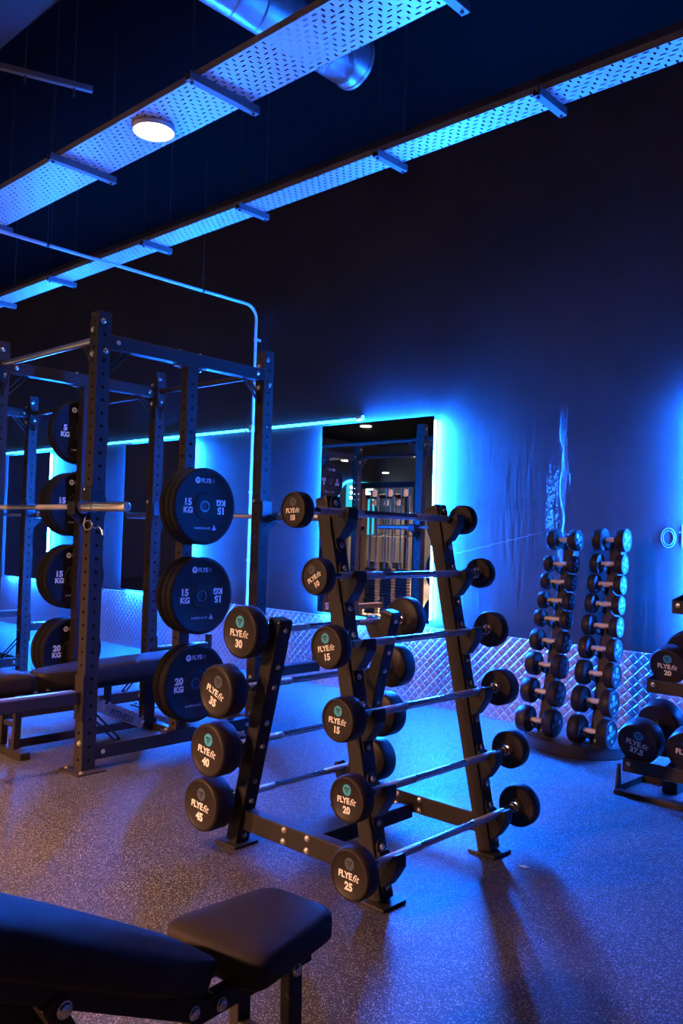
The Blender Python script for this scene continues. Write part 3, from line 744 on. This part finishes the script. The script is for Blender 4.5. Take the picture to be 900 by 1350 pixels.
# ------------------------------------------------------------------ bumper plates
def plate_proto(kg, thick):
    """plate about x, faces at +-thick/2"""
    R = .225
    t = thing('bumper_plate', 'black bumper plate', 'weight plate', (0, 0, 0), 'black bumper plates on the power racks')
    T = thick / 2
    prof = [(.0262, T - .004), (.040, T - .004), (.042, T - .001), (.075, T - .001), (.080, T - .006), (R * .86, T - .006), (R * .90, T), (R * .965, T - .001), (R, T - .008)]
    full = prof + [(r, -h) for r, h in reversed(prof)]
    mb = MB(); mt = axis_mat((0, 0, 0), (1, 0, 0)); mb.lathe(full, mt, 56, close=True); body = mb.build('rubber_disc', M['plate_rubber'], t)
    mb = MB(); mb.lathe([(.0255, -T + .003), (.034, -T + .003), (.034, T - .003), (.0255, T - .003)], mt, 28, close=True); mb.build('steel_hub', M['dark_hub'], t)
    mb = MB()
    for s_ in (1, -1):
        fm = M4((0, s_, 0), (0, 0, 1), (s_, 0, 0), (s_ * (T - .0054), 0, 0))
        disc(mb, fm, -.055, .150, .019, 0, 24, 0); bull_mark(mb, fm, -.055, .150, .017, 2, .0004)
        wa = put_text(mb, fm, 'FLYE', -.030, .150, .034, .0016, 0, 0, 1, 'l')
        put_text(mb, fm, 'fit', -.028 + wa, .150, .034, 0, .35, 0, 3, 'l')
        for sd in (1, -1):
            rot = 0 if sd == 1 else PI
            put_text(mb, fm, kg, -sd * .118, sd * .022, .054, .0028, 0, rot, 0, 'c', 0, 1.05)
            put_text(mb, fm, 'KG', -sd * .118, -sd * .024, .046, .0026, 0, rot, 0, 'c', 0, 1.05)
        put_text(mb, fm, 'BUMPER PLATE', -.012, -.128, .017, .0003, 0, 0, 1, 'c')
        poly(mb, fm, [(.056, -.138), (.088, -.138), (.072, -.106)], 1)
    mb.build('lettering', [M['white_ink'], M['grey_ink'], M['dark_ink'], M['dim_ink']], body)
    return t
protos = {}
def place_plate(kg, thick, x, y, z, label):
    k = (kg, thick)
    if k not in protos:
        o = plate_proto(kg, thick); protos[k] = o; o.location = (x, y, z); o['label'] = label; return o
    return dup(protos[k], (x, y, z), label)
TH = {'5': .030, '10': .040, '15': .048, '20': .058}
ords = ['outermost', 'second from the front', 'third from the front', 'fourth from the front', 'innermost']
def stack(kg, n, xpost, so, y, z, where, tail):
    """first plate seen (toward +x) is listed first"""
    th = TH[kg]; g = .0015
    for i in range(n):
        if so == 1: x = xpost + .047 + (n - 1 - i + .5) * (th + g)
        else: x = xpost - .047 - (i + .5) * (th + g)
        yy_ = y + (0 if so == 1 else .010)
        nm = ords[i] if i < n - 1 else 'rearmost'
        if n == 2 and i == 0: nm = 'front'
        place_plate(kg, th, x, yy_, z, f'{nm} {kg} kg plate, {where} {tail}')
zs_r = [(('15', 3, 1.4535), 'top peg'), (('15', 3, .9335), 'middle peg'), (('20', 2, .4235), 'lowest peg')]
for (kg, n, z), wh in zs_r: stack(kg, n, XR, 1, YM, z, wh, 'mid-photo')
zs_l = [(('5', 2, 1.9785), 'topmost peg'), (('15', 3, 1.4725), 'second peg down'), (('15', 3, .9645), 'third peg down'), (('20', 3, .4535), 'bottom peg')]
for (kg, n, z), wh in zs_l: stack(kg, n, XL, -1, YM, z, wh, 'behind the front left upright')
# plates stored on the second rack (seen at the frame edge and in the mirrors)
for (kg, n, z), wh in zs_l: stack(kg, n, XR + RS, 1, YM, z, wh, "on the second rack's near side")
zs_x = zs_l[1:3]
for (kg, n, z), wh in zs_x: stack(kg, n, XL + RS, -1, YM, z, wh, "on the second rack's far side")

# ------------------------------------------------------------------ olympic barbells
def olympic(xc, y, z, label):
    t = thing('olympic_barbell', label, 'barbell', (xc, y, z), 'long steel barbells racked on J-cups')
    mb = MB(); mb.tube([(xc - .655, y, z), (xc + .655, y, z)], .014, 18); mb.build('shaft', M['steel'], t)
    for s_ in (-1, 1):
        mb = MB(); mb.tube([(xc + s_ * .18, y, z), (xc + s_ * .52, y, z)], .0146, 18); mb.build('knurling', M['knurl'], t)
        mb = MB(); mb.tube([(xc + s_ * a, y, z) for a in (.655, .658, .685, .688)], [.030, .036, .036, .028], 24); mb.build('collar', M['steel'], t)
        mb = MB(); mb.tube([(xc + s_ * a, y, z) for a in (.688, 1.092, 1.096)], [.025, .025, .0225], 24)
        for a in (.79,): mb.tube([(xc + s_ * (a - .004), y, z), (xc + s_ * (a + .004), y, z)], .0285, 24)
        sl = mb.build('sleeve', M['steel'], t)
        mb = MB(); mb.lathe([(0, .003), (.013, .003), (.014, .0), (.020, 0), (.021, -.001)], axis_mat((xc + s_ * 1.0965, y, z), (s_, 0, 0)), 20); mb.build('end_cap', M['bolt'], sl)
    return t
olympic(-4.715, YF - W_ / 2 - .050, 1.418, 'steel barbell resting across the front of the power rack')
olympic(-4.66, YB + W_ / 2 + .050, 1.418, 'steel barbell racked behind the plates on the wall side of the rack')
olympic(-4.715 + RS, YB + W_ / 2 + .050, 1.418, 'steel barbell racked on the wall side of the second rack, far left')

# ------------------------------------------------------------------ benches
def pad_mesh(outline, thick, mat, crown=.012):
    """upholstered pad from an outline: rounded sides, slightly crowned top; local z up"""
    n = len(outline); cx_ = sum(p_[0] for p_ in outline) / n; cy_ = sum(p_[1] for p_ in outline) / n
    rings = [(.0, .93, 0), (.12, .99, 0), (.30, 1.0, 0), (.70, 1.0, 0), (.88, .985, 0), (.97, .95, 0), (1.0, .88, .35), (1.0, .55, .85), (1.0, .2, 1.)]
    mb = MB(); vs = []
    for f_, sc, cr_ in rings:
        for x, y in outline:
            dx_, dy_ = x - cx_, y - cy_; L = math.hypot(dx_, dy_); k = (L - (1 - sc) * .16) / L if sc > .9 else sc
            vs.append(mat @ V((cx_ + dx_ * k, cy_ + dy_ * k, f_ * thick + crown * cr_)))
    fs = []
    for r in range(len(rings) - 1):
        for i in range(n): j = (i + 1) % n; fs.append((r * n + i, r * n + j, (r + 1) * n + j, (r + 1) * n + i))
    fs.append(tuple(range(n))[::-1]); fs.append(tuple((len(rings) - 1) * n + i for i in range(n)))
    return mb.add(vs, fs, 0, True)
def round_poly(pts, r, k=6):
    out = []; n = len(pts)
    for i in range(n):
        p0, p1, p2 = V(pts[i - 1]).to_2d(), V(pts[i]).to_2d(), V(pts[(i + 1) % n]).to_2d()
        rr = r[i] if isinstance(r, (list, tuple)) else r
        d0 = (p0 - p1); d1 = (p2 - p1); a = p1 + d0.normalized() * min(rr, d0.length * .48); b = p1 + d1.normalized() * min(rr, d1.length * .48)
        for j in range(k + 1):
            f_ = j / k; out.append(tuple((a * (1 - f_) ** 2 + p1 * 2 * f_ * (1 - f_) + b * f_ ** 2)))
    return out
def bench(label, front, ang, seat_len, seat_w0, seat_w1, back_gap, back_len, back_w, back_ang, zseat, pad_t, leg_u, word=True, rear_u=1.0, taper=.5):
    """u runs from the seat's free end toward the backrest"""
    t = thing('weight_bench', label, 'bench', front, 'black adjustable benches')
    U = V((math.cos(ang), math.sin(ang), 0)); S = V((-math.sin(ang), math.cos(ang), 0)); Z = V((0, 0, 1)); F = V(front)
    def at(u, s, z): return F + U * u + S * s + Z * z
    zb = zseat - pad_t
    mt = M4(U, S, Z, at(0, 0, zb))
    ol = round_poly([(0, -seat_w0 / 2), (seat_len, -seat_w1 / 2), (seat_len, seat_w1 / 2), (0, seat_w0 / 2)], .055)
    pad_mesh(ol, pad_t, mt).build('seat_pad', M['vinyl'], t)
    ca, sa = math.cos(back_ang), math.sin(back_ang)
    BU = U * ca + Z * sa; BZ = Z * ca - U * sa
    b0 = at(seat_len + back_gap, 0, zb - .01)
    ol = round_poly([(0, -back_w * taper / 2), (.26, -back_w / 2), (back_len, -back_w / 2), (back_len, back_w / 2), (.26, back_w / 2), (0, back_w * taper / 2)], [.05, .15, .06, .06, .15, .05])
    pad_mesh(ol, pad_t * 1.1, M4(BU, S, BZ, b0)).build('back_pad', M['vinyl'], t)
    def bat(u, s, z): return b0 + BU * u + S * s + BZ * z
    mb = MB()
    for s_ in (-.055, .055): mb.bar(bat(.03, s_, -.026), bat(back_len - .1, s_, -.026), .045, .03, S)
    for u_ in (.1, back_len * .6): mb.bar(bat(u_, -.09, -.006), bat(u_, .09, -.006), .012, .05, BU)
    bf = mb.build('back_frame', M['black_metal'], t, bevel=.003)
    mb = MB()
    for s_ in (-.055, .055): mb.bar(at(.05, s_, zb - .026), at(seat_len + back_gap + .06, s_, zb - .026), .045, .03, S)
    mb.bar(at(.10, -.085, zb - .006), at(.10, .085, zb - .006), .012, .05, U)
    sf = mb.build('seat_frame', M['black_metal'], t, bevel=.003)
    for s_ in (-1, 1):
        add_bolts(sf, [at(seat_len + back_gap * .5, s_ * .071, zb - .028), at(seat_len + back_gap + .055, s_ * .071, zb - .015)], tuple(S * s_), .011, .009)
        mb = MB(); mb.bar(at(leg_u, s_ * .078, zb - .012), at(leg_u - .01, s_ * .078, .03), .042, .03, S); lg = mb.build('leg', M['black_metal'], t, bevel=.004)
        add_bolts(lg, [at(leg_u, s_ * .093, zb - .03)], tuple(S * s_), .011, .010)
    mb = MB(); mb.bar(at(leg_u, -.075, zb * .46), at(leg_u, .075, zb * .46), .03, .03, U); mb.bar(at(leg_u - .01, -.20, .02), at(leg_u - .01, .20, .02), .04, .06, U); mb.build('front_foot', M['black_metal'], t, bevel=.004)
    mb = MB(); mb.bar(at(leg_u, 0, .055), at(rear_u + .06, 0, .055), .05, .06, S); mb.build('spine', M['black_metal'], t, bevel=.004)
    # post carrying the hinge
    mb = MB(); mb.bar(at(rear_u, 0, .03), at(rear_u, 0, min(zb - .02, .36) + max(0, (rear_u - seat_len - back_gap)) * math.tan(back_ang)), .085, .055, S); mb.build('rear_post', M['black_metal'], t, bevel=.005)
    mb = MB(); mb.bar(at(rear_u + .06, -.22, .022), at(rear_u + .06, .22, .022), .044, .06, U); rf = mb.build('rear_foot', M['black_metal'], t, bevel=.004)
    # ladder plate with notches for the backrest support
    la, lb_ = at(rear_u - .05, .045, .055), at(rear_u - .42, .045, .23)
    if word:
        d = (lb_ - la).normalized(); nn = S.cross(d); nn = nn if nn.z > 0 else -nn
        pts = [(0, -.035)]
        L = (lb_ - la).length; pts += [(L, -.035), (L, .02)]
        k = 9
        for i in range(k):
            x_ = L - L * (i + .2) / k; pts += [(x_, .022), (x_, .042), (x_ - L / k * .45, .042), (x_ - L / k * .45, .022)]
        pts += [(0, .02)]
        for so_ in (-1, 1):
            mb = MB(); o_ = la - S * .045 + S * (so_ * .045)
            mb.prism(pts, .006, M4(d, nn, d.cross(nn), o_)); lp = mb.build('ladder_plate', M['liner'], t)
        mb = MB(); tm = M4(-d, nn, (-d).cross(nn), la + d * (L * .45)); sgn = 1 if (-d).cross(nn).x > 0 else -1
        tm = M4(-d, nn, (-d).cross(nn), la - S * .09 + d * (L * .45) + V(((.0075 if S.x < 0 else .0075), 0, 0)))
        put_text(mb, tm, 'FITNESS', 0, -.008, .052, .001, 0, 0, 0, 'c'); mb.build('lettering', M['dark_ink'], lp)
        add_bolts(lp, [la - S * .09 + V((.007, 0, 0)) + d * .02, la - S * .09 + V((.007, 0, 0)) + d * L * .8], (1, 0, 0), .010, .008)
        mb = MB(); q0 = la + d * (L * .7) + nn * .03 - S * .045; mb.bar(q0, bat(max(.35, back_len * .42), 0, -.04), .04, .03, S); mb.build('support_strut', M['black_metal'], t, bevel=.003)
    else:
        mb = MB(); mb.bar(at(rear_u - .30, -.06, .06), bat(.40, -.06, -.04), .035, .03, S); ss_ = mb.build('support_strut', M['black_metal'], t, bevel=.003)
        add_bolts(ss_, [bat(.37, -.078, -.045)] if True else [], tuple(-S), .012, .010)
        mb = MB(); mb.bar(at(rear_u - .30, .06, .06), bat(.40, .06, -.04), .035, .03, S); s2_ = mb.build('support_strut', M['black_metal'], t, bevel=.003)
        add_bolts(s2_, [bat(.37, .078, -.045)], tuple(S), .012, .010)
    return t
bench('black adjustable bench with raised backrest at the bottom edge of the photo', (-1.405, 1.425, 0), -PI / 2 + math.radians(4.5), .315, .215, .300, .035, 1.0, .30, math.radians(27), .45, .062, .13, False, .75, .42)
bench('black flat bench standing inside the power rack on the left', (-4.66, 1.98, 0), PI / 2, .38, .26, .30, .045, 1.18, .30, math.radians(1.5), .455, .085, .30, True, 1.22, .55)

mb = MB(); pf = [(-.020, -.004, .001), (-.006, -.010, .004), (.008, -.004, .0012), (.022, .002, .005), (.020, .012, .0012), (.004, .008, .005), (-.012, .010, .0012)]
mb.add([V((-1.735, 3.0, 0)) + V(p_) for p_ in pf] + [V((-1.735, 3.0, .0012)) + V(p_) for p_ in pf], [(0, 1, 5, 6), (1, 2, 4, 5), (2, 3, 4), (13, 12, 8, 7), (12, 11, 9, 8), (11, 10, 9), (0, 7, 8, 1), (1, 8, 9, 2), (2, 9, 10, 3), (3, 10, 11, 4), (4, 11, 12, 5), (5, 12, 13, 6), (6, 13, 7, 0)])
tag(mb.build('paper_scrap', M['white_ink'], None, (-1.735, 3.0, 0)), 'tiny pale paper scrap on the rubber floor right of the barbell rack', 'scrap')

# ------------------------------------------------------------------ twin-column dumbbell stand
t = thing('dumbbell_stand', 'black twin-column dumbbell stand on a curved base against the wall', 'dumbbell rack', (-2.5, 4.95, 0))
arc = [(-2.96, 5.10), (-2.92, 4.95), (-2.82, 4.82), (-2.70, 4.745), (-2.58, 4.705), (-2.46, 4.695), (-2.34, 4.73), (-2.25, 4.81), (-2.19, 4.93), (-2.17, 5.10), (-2.17, 5.20), (-2.96, 5.20)]
def smooth_arc(p, k=5):
    out = []
    for i in range(len(p) - 1):
        a, b, c, d = p[max(i - 1, 0)], p[i], p[i + 1], p[min(i + 2, len(p) - 1)]
        for j in range(k):
            t_ = j / k
            out.append(tuple(.5 * (2 * b[n] + (c[n] - a[n]) * t_ + (2 * a[n] - 5 * b[n] + 4 * c[n] - d[n]) * t_ ** 2 + (3 * b[n] - a[n] - 3 * c[n] + d[n]) * t_ ** 3) for n in (0, 1)))
    return out + [p[-1]]
arc = smooth_arc(arc[:10]) + arc[10:]
mb = MB(); mb.prism(arc, .075, Matrix.Identity(4)); mb.build('curved_base', M['black_metal'], t, bevel=.006)
cols = [((-2.690, 4.800), (-2.615, 4.95)), ((-2.330, 4.800), (-2.297, 4.95))]
zt_, zb_ = 1.322, .168
rowz = [[1.322, 1.165, 1.050, .930, .812, .672, .520, .350, .168], [1.330, 1.180, 1.055, .932, .800, .660, .510, .345, .165]]
names = ['left', 'right']
radii = [[.070, .057, .056, .057, .059, .070, .076, .081, .086], [.074, .062, .060, .061, .065, .070, .076, .081, .086]]
tn = ['top', 'second from top', 'third from top', 'fourth from top', 'middle', 'fourth from bottom', 'third from bottom', 'second from bottom', 'bottom']
def dumbbell_x(label, x, y, z, R, L, grp, tilt):
    o = thing('dumbbell', label, 'dumbbell', (x, y, z), grp)
    T = R * .78; hl = L / 2
    mb = MB(); q = hl - T
    mb.tube([(x - q - .01, y, z), (x - q + .006, y, z), (x - q + .014, y, z), (x - .02, y, z), (x + .02, y, z), (x + q - .014, y, z), (x + q - .006, y, z), (x + q + .01, y, z)], [.012, .012, .0155, .0168, .0168, .0155, .012, .012], 14); mb.build('handle', M['grip'], o)
    for s_ in (-1, 1):
        mt = M4((0, s_, 0), (0, 0, 1), (s_, 0, 0), (x + s_ * hl, y, z))
        mb = MB(); mb.lathe([(0, -.003), (R * .84, -.003), (R * .88, 0), (R * .95, -.002), (R, -.010), (R, -T + .008), (R * .94, -T), (.022, -T), (.017, -T - .008), (0, -T - .008)], mt, 32)
        hd = mb.build('head', M['head_rubber'], o)
        rm = mt @ Matrix.Rotation(tilt if s_ > 0 else 0, 4, 'Z')
        mb = MB(); disc(mb, rm, 0, R * .46, R * .24, 0, 20, -.0022); wordmark(mb, rm, 0, 0, R * .38, 0, 0, 0, -.0022)
        disc(mb, rm, 0, -R * .50, R * .12, 0, 14, -.0022)
        mb.build('lettering', M['grey_ink'], hd)
    return o
for c, ((bx, by), (tx, ty)) in enumerate(cols):
    yoff = .105
    def cp(z): f_ = (z - zb_) / (zt_ - zb_); return V((bx + (tx - bx) * f_, by + (ty - by) * f_, z))
    mb = MB(); a, b = cp(.07) + V((0, yoff, 0)), cp(1.36) + V((0, yoff, 0)); mb.bar(a, b, .08, .075, (0, 1, 0)); po = mb.build('column', M['black_metal'], t, bevel=.006)
    mb = MB(); mb.box((a.x, a.y, .077), (.13, .13, .005)); mb.build('foot_plate', M['black_metal'], po, bevel=.002)
    add_bolts(po, [cp(.10) + V((0, yoff - .040, 0))], (0, -1, 0), .012, .010)
    for r, z in enumerate(rowz[c]):
        q = cp(z); R = radii[c][r]; L = .205 + .050 * r / 8
        lab = f'{tn[r]} dumbbell on the {names[c]} column of the curved-base stand'
        dumbbell_x(lab, q.x, q.y, z, R, L, 'dumbbells on the twin-column stand', [.6, -.4, -.3, 0, -.25, .3, -.3, .1, .2][r] + .1 * c)
        for s_ in (-1, 1):
            mb = MB(); xo = q.x + s_ * (.032)
            pr = [(yoff - .037, -.02), (.02, -.0215), (.012, -.019), (-.012, -.019), (-.020, -.004), (-.027, -.004), (-.024, -.036), (yoff - .037, -.075)]
            mb.prism([(-p_[0], p_[1]) for p_ in pr], .012, M4((0, -1, 0), (0, 0, 1), (-1, 0, 0), (xo + .006, q.y, z)))
            mb.build('saddle', M['black_metal'], po, bevel=.002)

# ------------------------------------------------------------------ saddle rack with big dumbbells, right edge
t = thing('saddle_rack', 'black three-tier saddle rack with big dumbbells at the right edge of the photo', 'dumbbell rack', (-1.2, 4.5, 0))
XE = .55
tiersR = [(4.29, .125, .165), (4.50, .520, .560), (4.66, .945, .985)]   # front rail y, z bottom, z top
tilt_r = math.radians(15)
for k, (yf_, za, zc_) in enumerate(tiersR):
    xl_ = (-1.90, -1.865, -1.80)[k]
    mb = MB(); mb.box(((xl_ + XE) / 2, yf_, (za + zc_) / 2), (XE - xl_, .012, zc_ - za + .03)); mb.box(((xl_ + XE) / 2, yf_ + .02, za), (XE - xl_, .05, .01)); mb.build('front_rail', M['black_metal'], t, bevel=.003)
    mb = MB(); mb.box(((xl_ + XE) / 2, yf_ + .30, zc_ + .030), (XE - xl_, .012, .07)); mb.box(((xl_ + XE) / 2, yf_ + .285, zc_ + .0), (XE - xl_, .04, .01)); mb.build('back_rail', M['black_metal'], t, bevel=.003)
    mb = MB(); mb.prism([(yf_ - .006, za - .015), (yf_ + .31, zc_ - .01), (yf_ + .31, zc_ + .072), (yf_ - .006, zc_ + .02)], .010, M4((0, 1, 0), (0, 0, 1), (1, 0, 0), (xl_ - .005, 0, 0)))
    ep = mb.build('end_plate', M['black_metal'], t, bevel=.003)
    add_bolts(ep, [(xl_ + .03, yf_ - .006, zc_ - .01)], (0, -1, 0), .010, .010)
for xp in (-1.72, .35):
    mb = MB(); mb.bar((xp, 4.66, .03), (xp, 5.06, 1.30), .10, .07, (1, 0, 0)); mb.build('upright', M['black_metal'], t, bevel=.005)
    mb = MB(); mb.bar((xp, 4.45, .03), (xp, 5.12, .03), .06, .08, (1, 0, 0)); mb.build('foot_beam', M['black_metal'], t, bevel=.005)
    for (yf_, za, zc_) in tiersR:
        yp = 4.66 + .40 * ((zc_ - .0) / 1.27)
        mb = MB(); mb.prism([(yf_ + .02, za - .0), (yf_ + .30, zc_ - .01), (yp, zc_ + .0), (yp, za - .10)], .05, M4((0, 1, 0), (0, 0, 1), (1, 0, 0), (xp - .025, 0, 0))); mb.build('tier_arm', M['black_metal'], t, bevel=.003)
mb = MB(); mb.prism([(4.235, 0), (4.62, 0), (4.62, .03), (4.30, .035), (4.285, .15), (4.265, .15)], .012, M4((0, 1, 0), (0, 0, 1), (1, 0, 0), (-1.925, 0, 0))); mb.build('side_foot', M['black_metal'], t, bevel=.002)
mb = MB(); mb.box(((-1.925 + XE) / 2, 4.25, .011), (XE + 1.925, .05, .022)); mb.box((-1.82, 4.60, .015), (.22, .04, .03)); mb.build('foot_tie', M['black_metal'], t, bevel=.003)
def dumbbell_y(label, x, k, R, L, num, rot):
    yf_, za, zc_ = tiersR[k]; T = R * .95
    d = V((0, math.cos(tilt_r), math.sin(tilt_r))); n_ = V((0, -math.sin(tilt_r), math.cos(tilt_r)))
    # the two heads rest on the two rails
    c = V((x, yf_ + .150 + .040 * L / .37, (zc_ + .02 + zc_ + .115) / 2 - .012 + .011)) + n_ * (R - .028)
    o = thing('dumbbell', label, 'dumbbell', c, 'big dumbbells on the saddle rack')
    mb = MB(); hl = L / 2; mb.tube([c - d * (hl - T + .01), c - d * .04, c + d * .04, c + d * (hl - T + .01)], [.015, .018, .018, .015], 16); mb.build('handle', M['grip'], o)
    for s_ in (-1, 1):
        dd = d * s_; xx = n_.cross(dd); mt = M4(xx, n_, dd, c + dd * hl)
        mb = MB(); mb.lathe([(0, -.004), (R * .84, -.004), (R * .87, 0), (R * .95, -.002), (R, -.014), (R, -T + .012), (R * .94, -T), (.032, -T), (.026, -T - .010), (0, -T - .010)], mt, 40); hd = mb.build('head', M['head_rubber'], o)
        if s_ == -1:
            rm = mt @ Matrix.Rotation(rot, 4, 'Z')
            mb = MB(); disc(mb, rm, 0, R * .42, R * .235, 0, 24, -.003); bull_mark(mb, rm, 0, R * .42, R * .235, 1, -.0024); mb.build('emblem', [M['teal_ink'], M['dark_ink']], hd)
            mb = MB(); wordmark(mb, rm, 0, 0, R * .34, 0, 0, 0, -.003)
            if num: put_text(mb, rm, num, 0, -R * .36, R * .38, .020 * R, 0, 0, 0, 'c', -.003)
            mb.build('lettering', M['white_ink'], hd)
dumbbell_y('big dumbbell marked 37.5 on the lowest tier of the saddle rack', -1.825, 0, .112, .37, '37.5', -.22)
dumbbell_y('big dumbbell beside the 37.5 one, cut by the right edge', -1.565, 0, .114, .37, '35', -.1)
dumbbell_y('big dumbbell marked 20 on the middle tier of the saddle rack', -1.765, 1, .100, .33, '20', -.05)
dumbbell_y('dumbbell next to the 20 one on the middle tier, past the right edge', -1.52, 1, .100, .33, '', 0)
dumbbell_y('dumbbell at the left end of the top tier of the saddle rack', -1.60, 2, .085, .28, '', 0)
dumbbell_y('second dumbbell on the top tier of the saddle rack', -1.38, 2, .085, .28, '', 0)

# ------------------------------------------------------------------ far side of the gym, seen in the mirrors
def cable_machine(x, y, label):
    t = thing('cable_machine', label, 'gym machine', (x, y, 0), 'cable machines across the gym')
    mb = MB()
    for s_ in (-.55, .55):
        mb.box((x + s_, y, 1.08), (.07, .10, 2.16)); mb.box((x + s_, y, .03), (.12, .8, .06))
    mb.box((x, y, 2.12), (1.2, .09, .09)); mb.box((x, y, .05), (1.1, .07, .06)); mb.build('frame', M['black_metal'], t, bevel=.005)
    for s_ in (-.30, .02, .32):
        mb = MB()
        for i in range(16): mb.box((x + s_, y, .14 + i * .045), (.22, .10, .040))
        mb.build('weight_stack', M['stack'], t, bevel=.004)
        for g in (-.07, .07):
            mb = MB(); mb.tube([(x + s_ + g, y, .08), (x + s_ + g, y, 2.08)], .012, 10); mb.build('guide_rod', M['chrome'], t)
        mb = MB(); mb.lathe([(0, -.015), (.06, -.015), (.05, 0), (.06, .015), (0, .015)], axis_mat((x + s_, y, 2.0), (1, 0, 0)), 20); mb.build('pulley', M['galv'], t)
        mb = MB(); mb.tube([(x + s_, y - .12, 1.95), (x + s_, y - .12, 1.35)], .004, 6); mb.tube([(x + s_ - .12, y - .12, 1.34), (x + s_ + .12, y - .12, 1.34)], .014, 10); mb.build('pull_handle', M['steel'], t)
    return t
cable_machine(-8.25, .55, 'three-stack cable machine with chrome guide rods, seen in the mirror')
cable_machine(-10.6, -2.2, 'cable machine farther across the gym, seen in the mirror')
def stand(x, y, label):
    t = thing('squat_stand', label, 'gym machine', (x, y, 0), 'squat stands across the gym')
    for s_ in (-.5, .5):
        mb = MB(); mb.box((x + s_, y, .95), (.08, .08, 1.9)); u_ = mb.build('upright', M['rig_metal'], t, bevel=.004)
        mb = MB(); mb.box((x + s_, y + .05, .03), (.08, 1.0, .06)); mb.build('foot', M['rig_metal'], u_, bevel=.004)
        mb = MB(); mb.bar((x + s_, y + .45, .06), (x + s_, y, .75), .06, .06, (1, 0, 0)); mb.build('brace', M['rig_metal'], u_, bevel=.004)
        mb = MB(); mb.box((x + s_, y - .07, 1.35), (.07, .06, .03)); mb.box((x + s_, y - .10, 1.38), (.07, .012, .08)); mb.build('j_cup', M['black_plastic'], u_, bevel=.003)
    mb = MB(); mb.box((x, y, .25), (.92, .06, .07)); mb.build('cross_beam', M['rig_metal'], t, bevel=.004)
    return t
stand(-6.9, -.7, 'black squat stand across the gym, seen in the mirror')
stand(-12.8, -4.0, 'black squat stand by the far lamps, seen in the mirror')
t = thing('wall_sign', 'lit teal sign with white lettering and blue ring, reflected in the mirror', 'sign', (X0, -12.0, 2.4))
mb = MB(); mb.box((X0 + .03, -12.0, 2.35), (.06, 1.5, 1.9)); mb.build('panel', M['sign_teal'], t, bevel=.01)
mb = MB(); fm = M4((0, 1, 0), (0, 0, 1), (1, 0, 0), (X0 + .065, -12.0, 2.5))
put_text(mb, fm, 'FLYE', 0, .38, .62, .012, 0, 0, 0); put_text(mb, fm, 'fit', 0, -.18, .75, .008, .3, 0, 0); mb.build('lettering', M['sign_white'], t)
mb = MB(); mb.tube([fm @ V((.55 + .75 * math.cos(a), .05 + .75 * math.sin(a), .03)) for a in [2 * PI * k / 40 for k in range(41)]], .045, 8); mb.build('ring', M['sign_blue'], t)

# ------------------------------------------------------------------ world and view
w = bpy.data.worlds.new('world'); scn.world = w; w.use_nodes = True
bg = w.node_tree.nodes.get('Background') or w.node_tree.nodes.new('ShaderNodeBackground')
bg.inputs[0].default_value = (.01, .012, .02, 1); bg.inputs[1].default_value = .0
vs = scn.view_settings
scn.display_settings.display_device = 'sRGB'
vs.view_transform = 'Standard'; vs.look = 'None'; vs.exposure = 1.0; vs.gamma = 1.0; vs.use_curve_mapping = False
scn.cycles.use_denoising = True
scn.cycles.max_bounces = 10
scn.cycles.diffuse_bounces = 4
scn.cycles.glossy_bounces = 5
scn.cycles.sample_clamp_indirect = 6.0
scn.cycles.caustics_reflective = False
scn.cycles.caustics_refractive = False
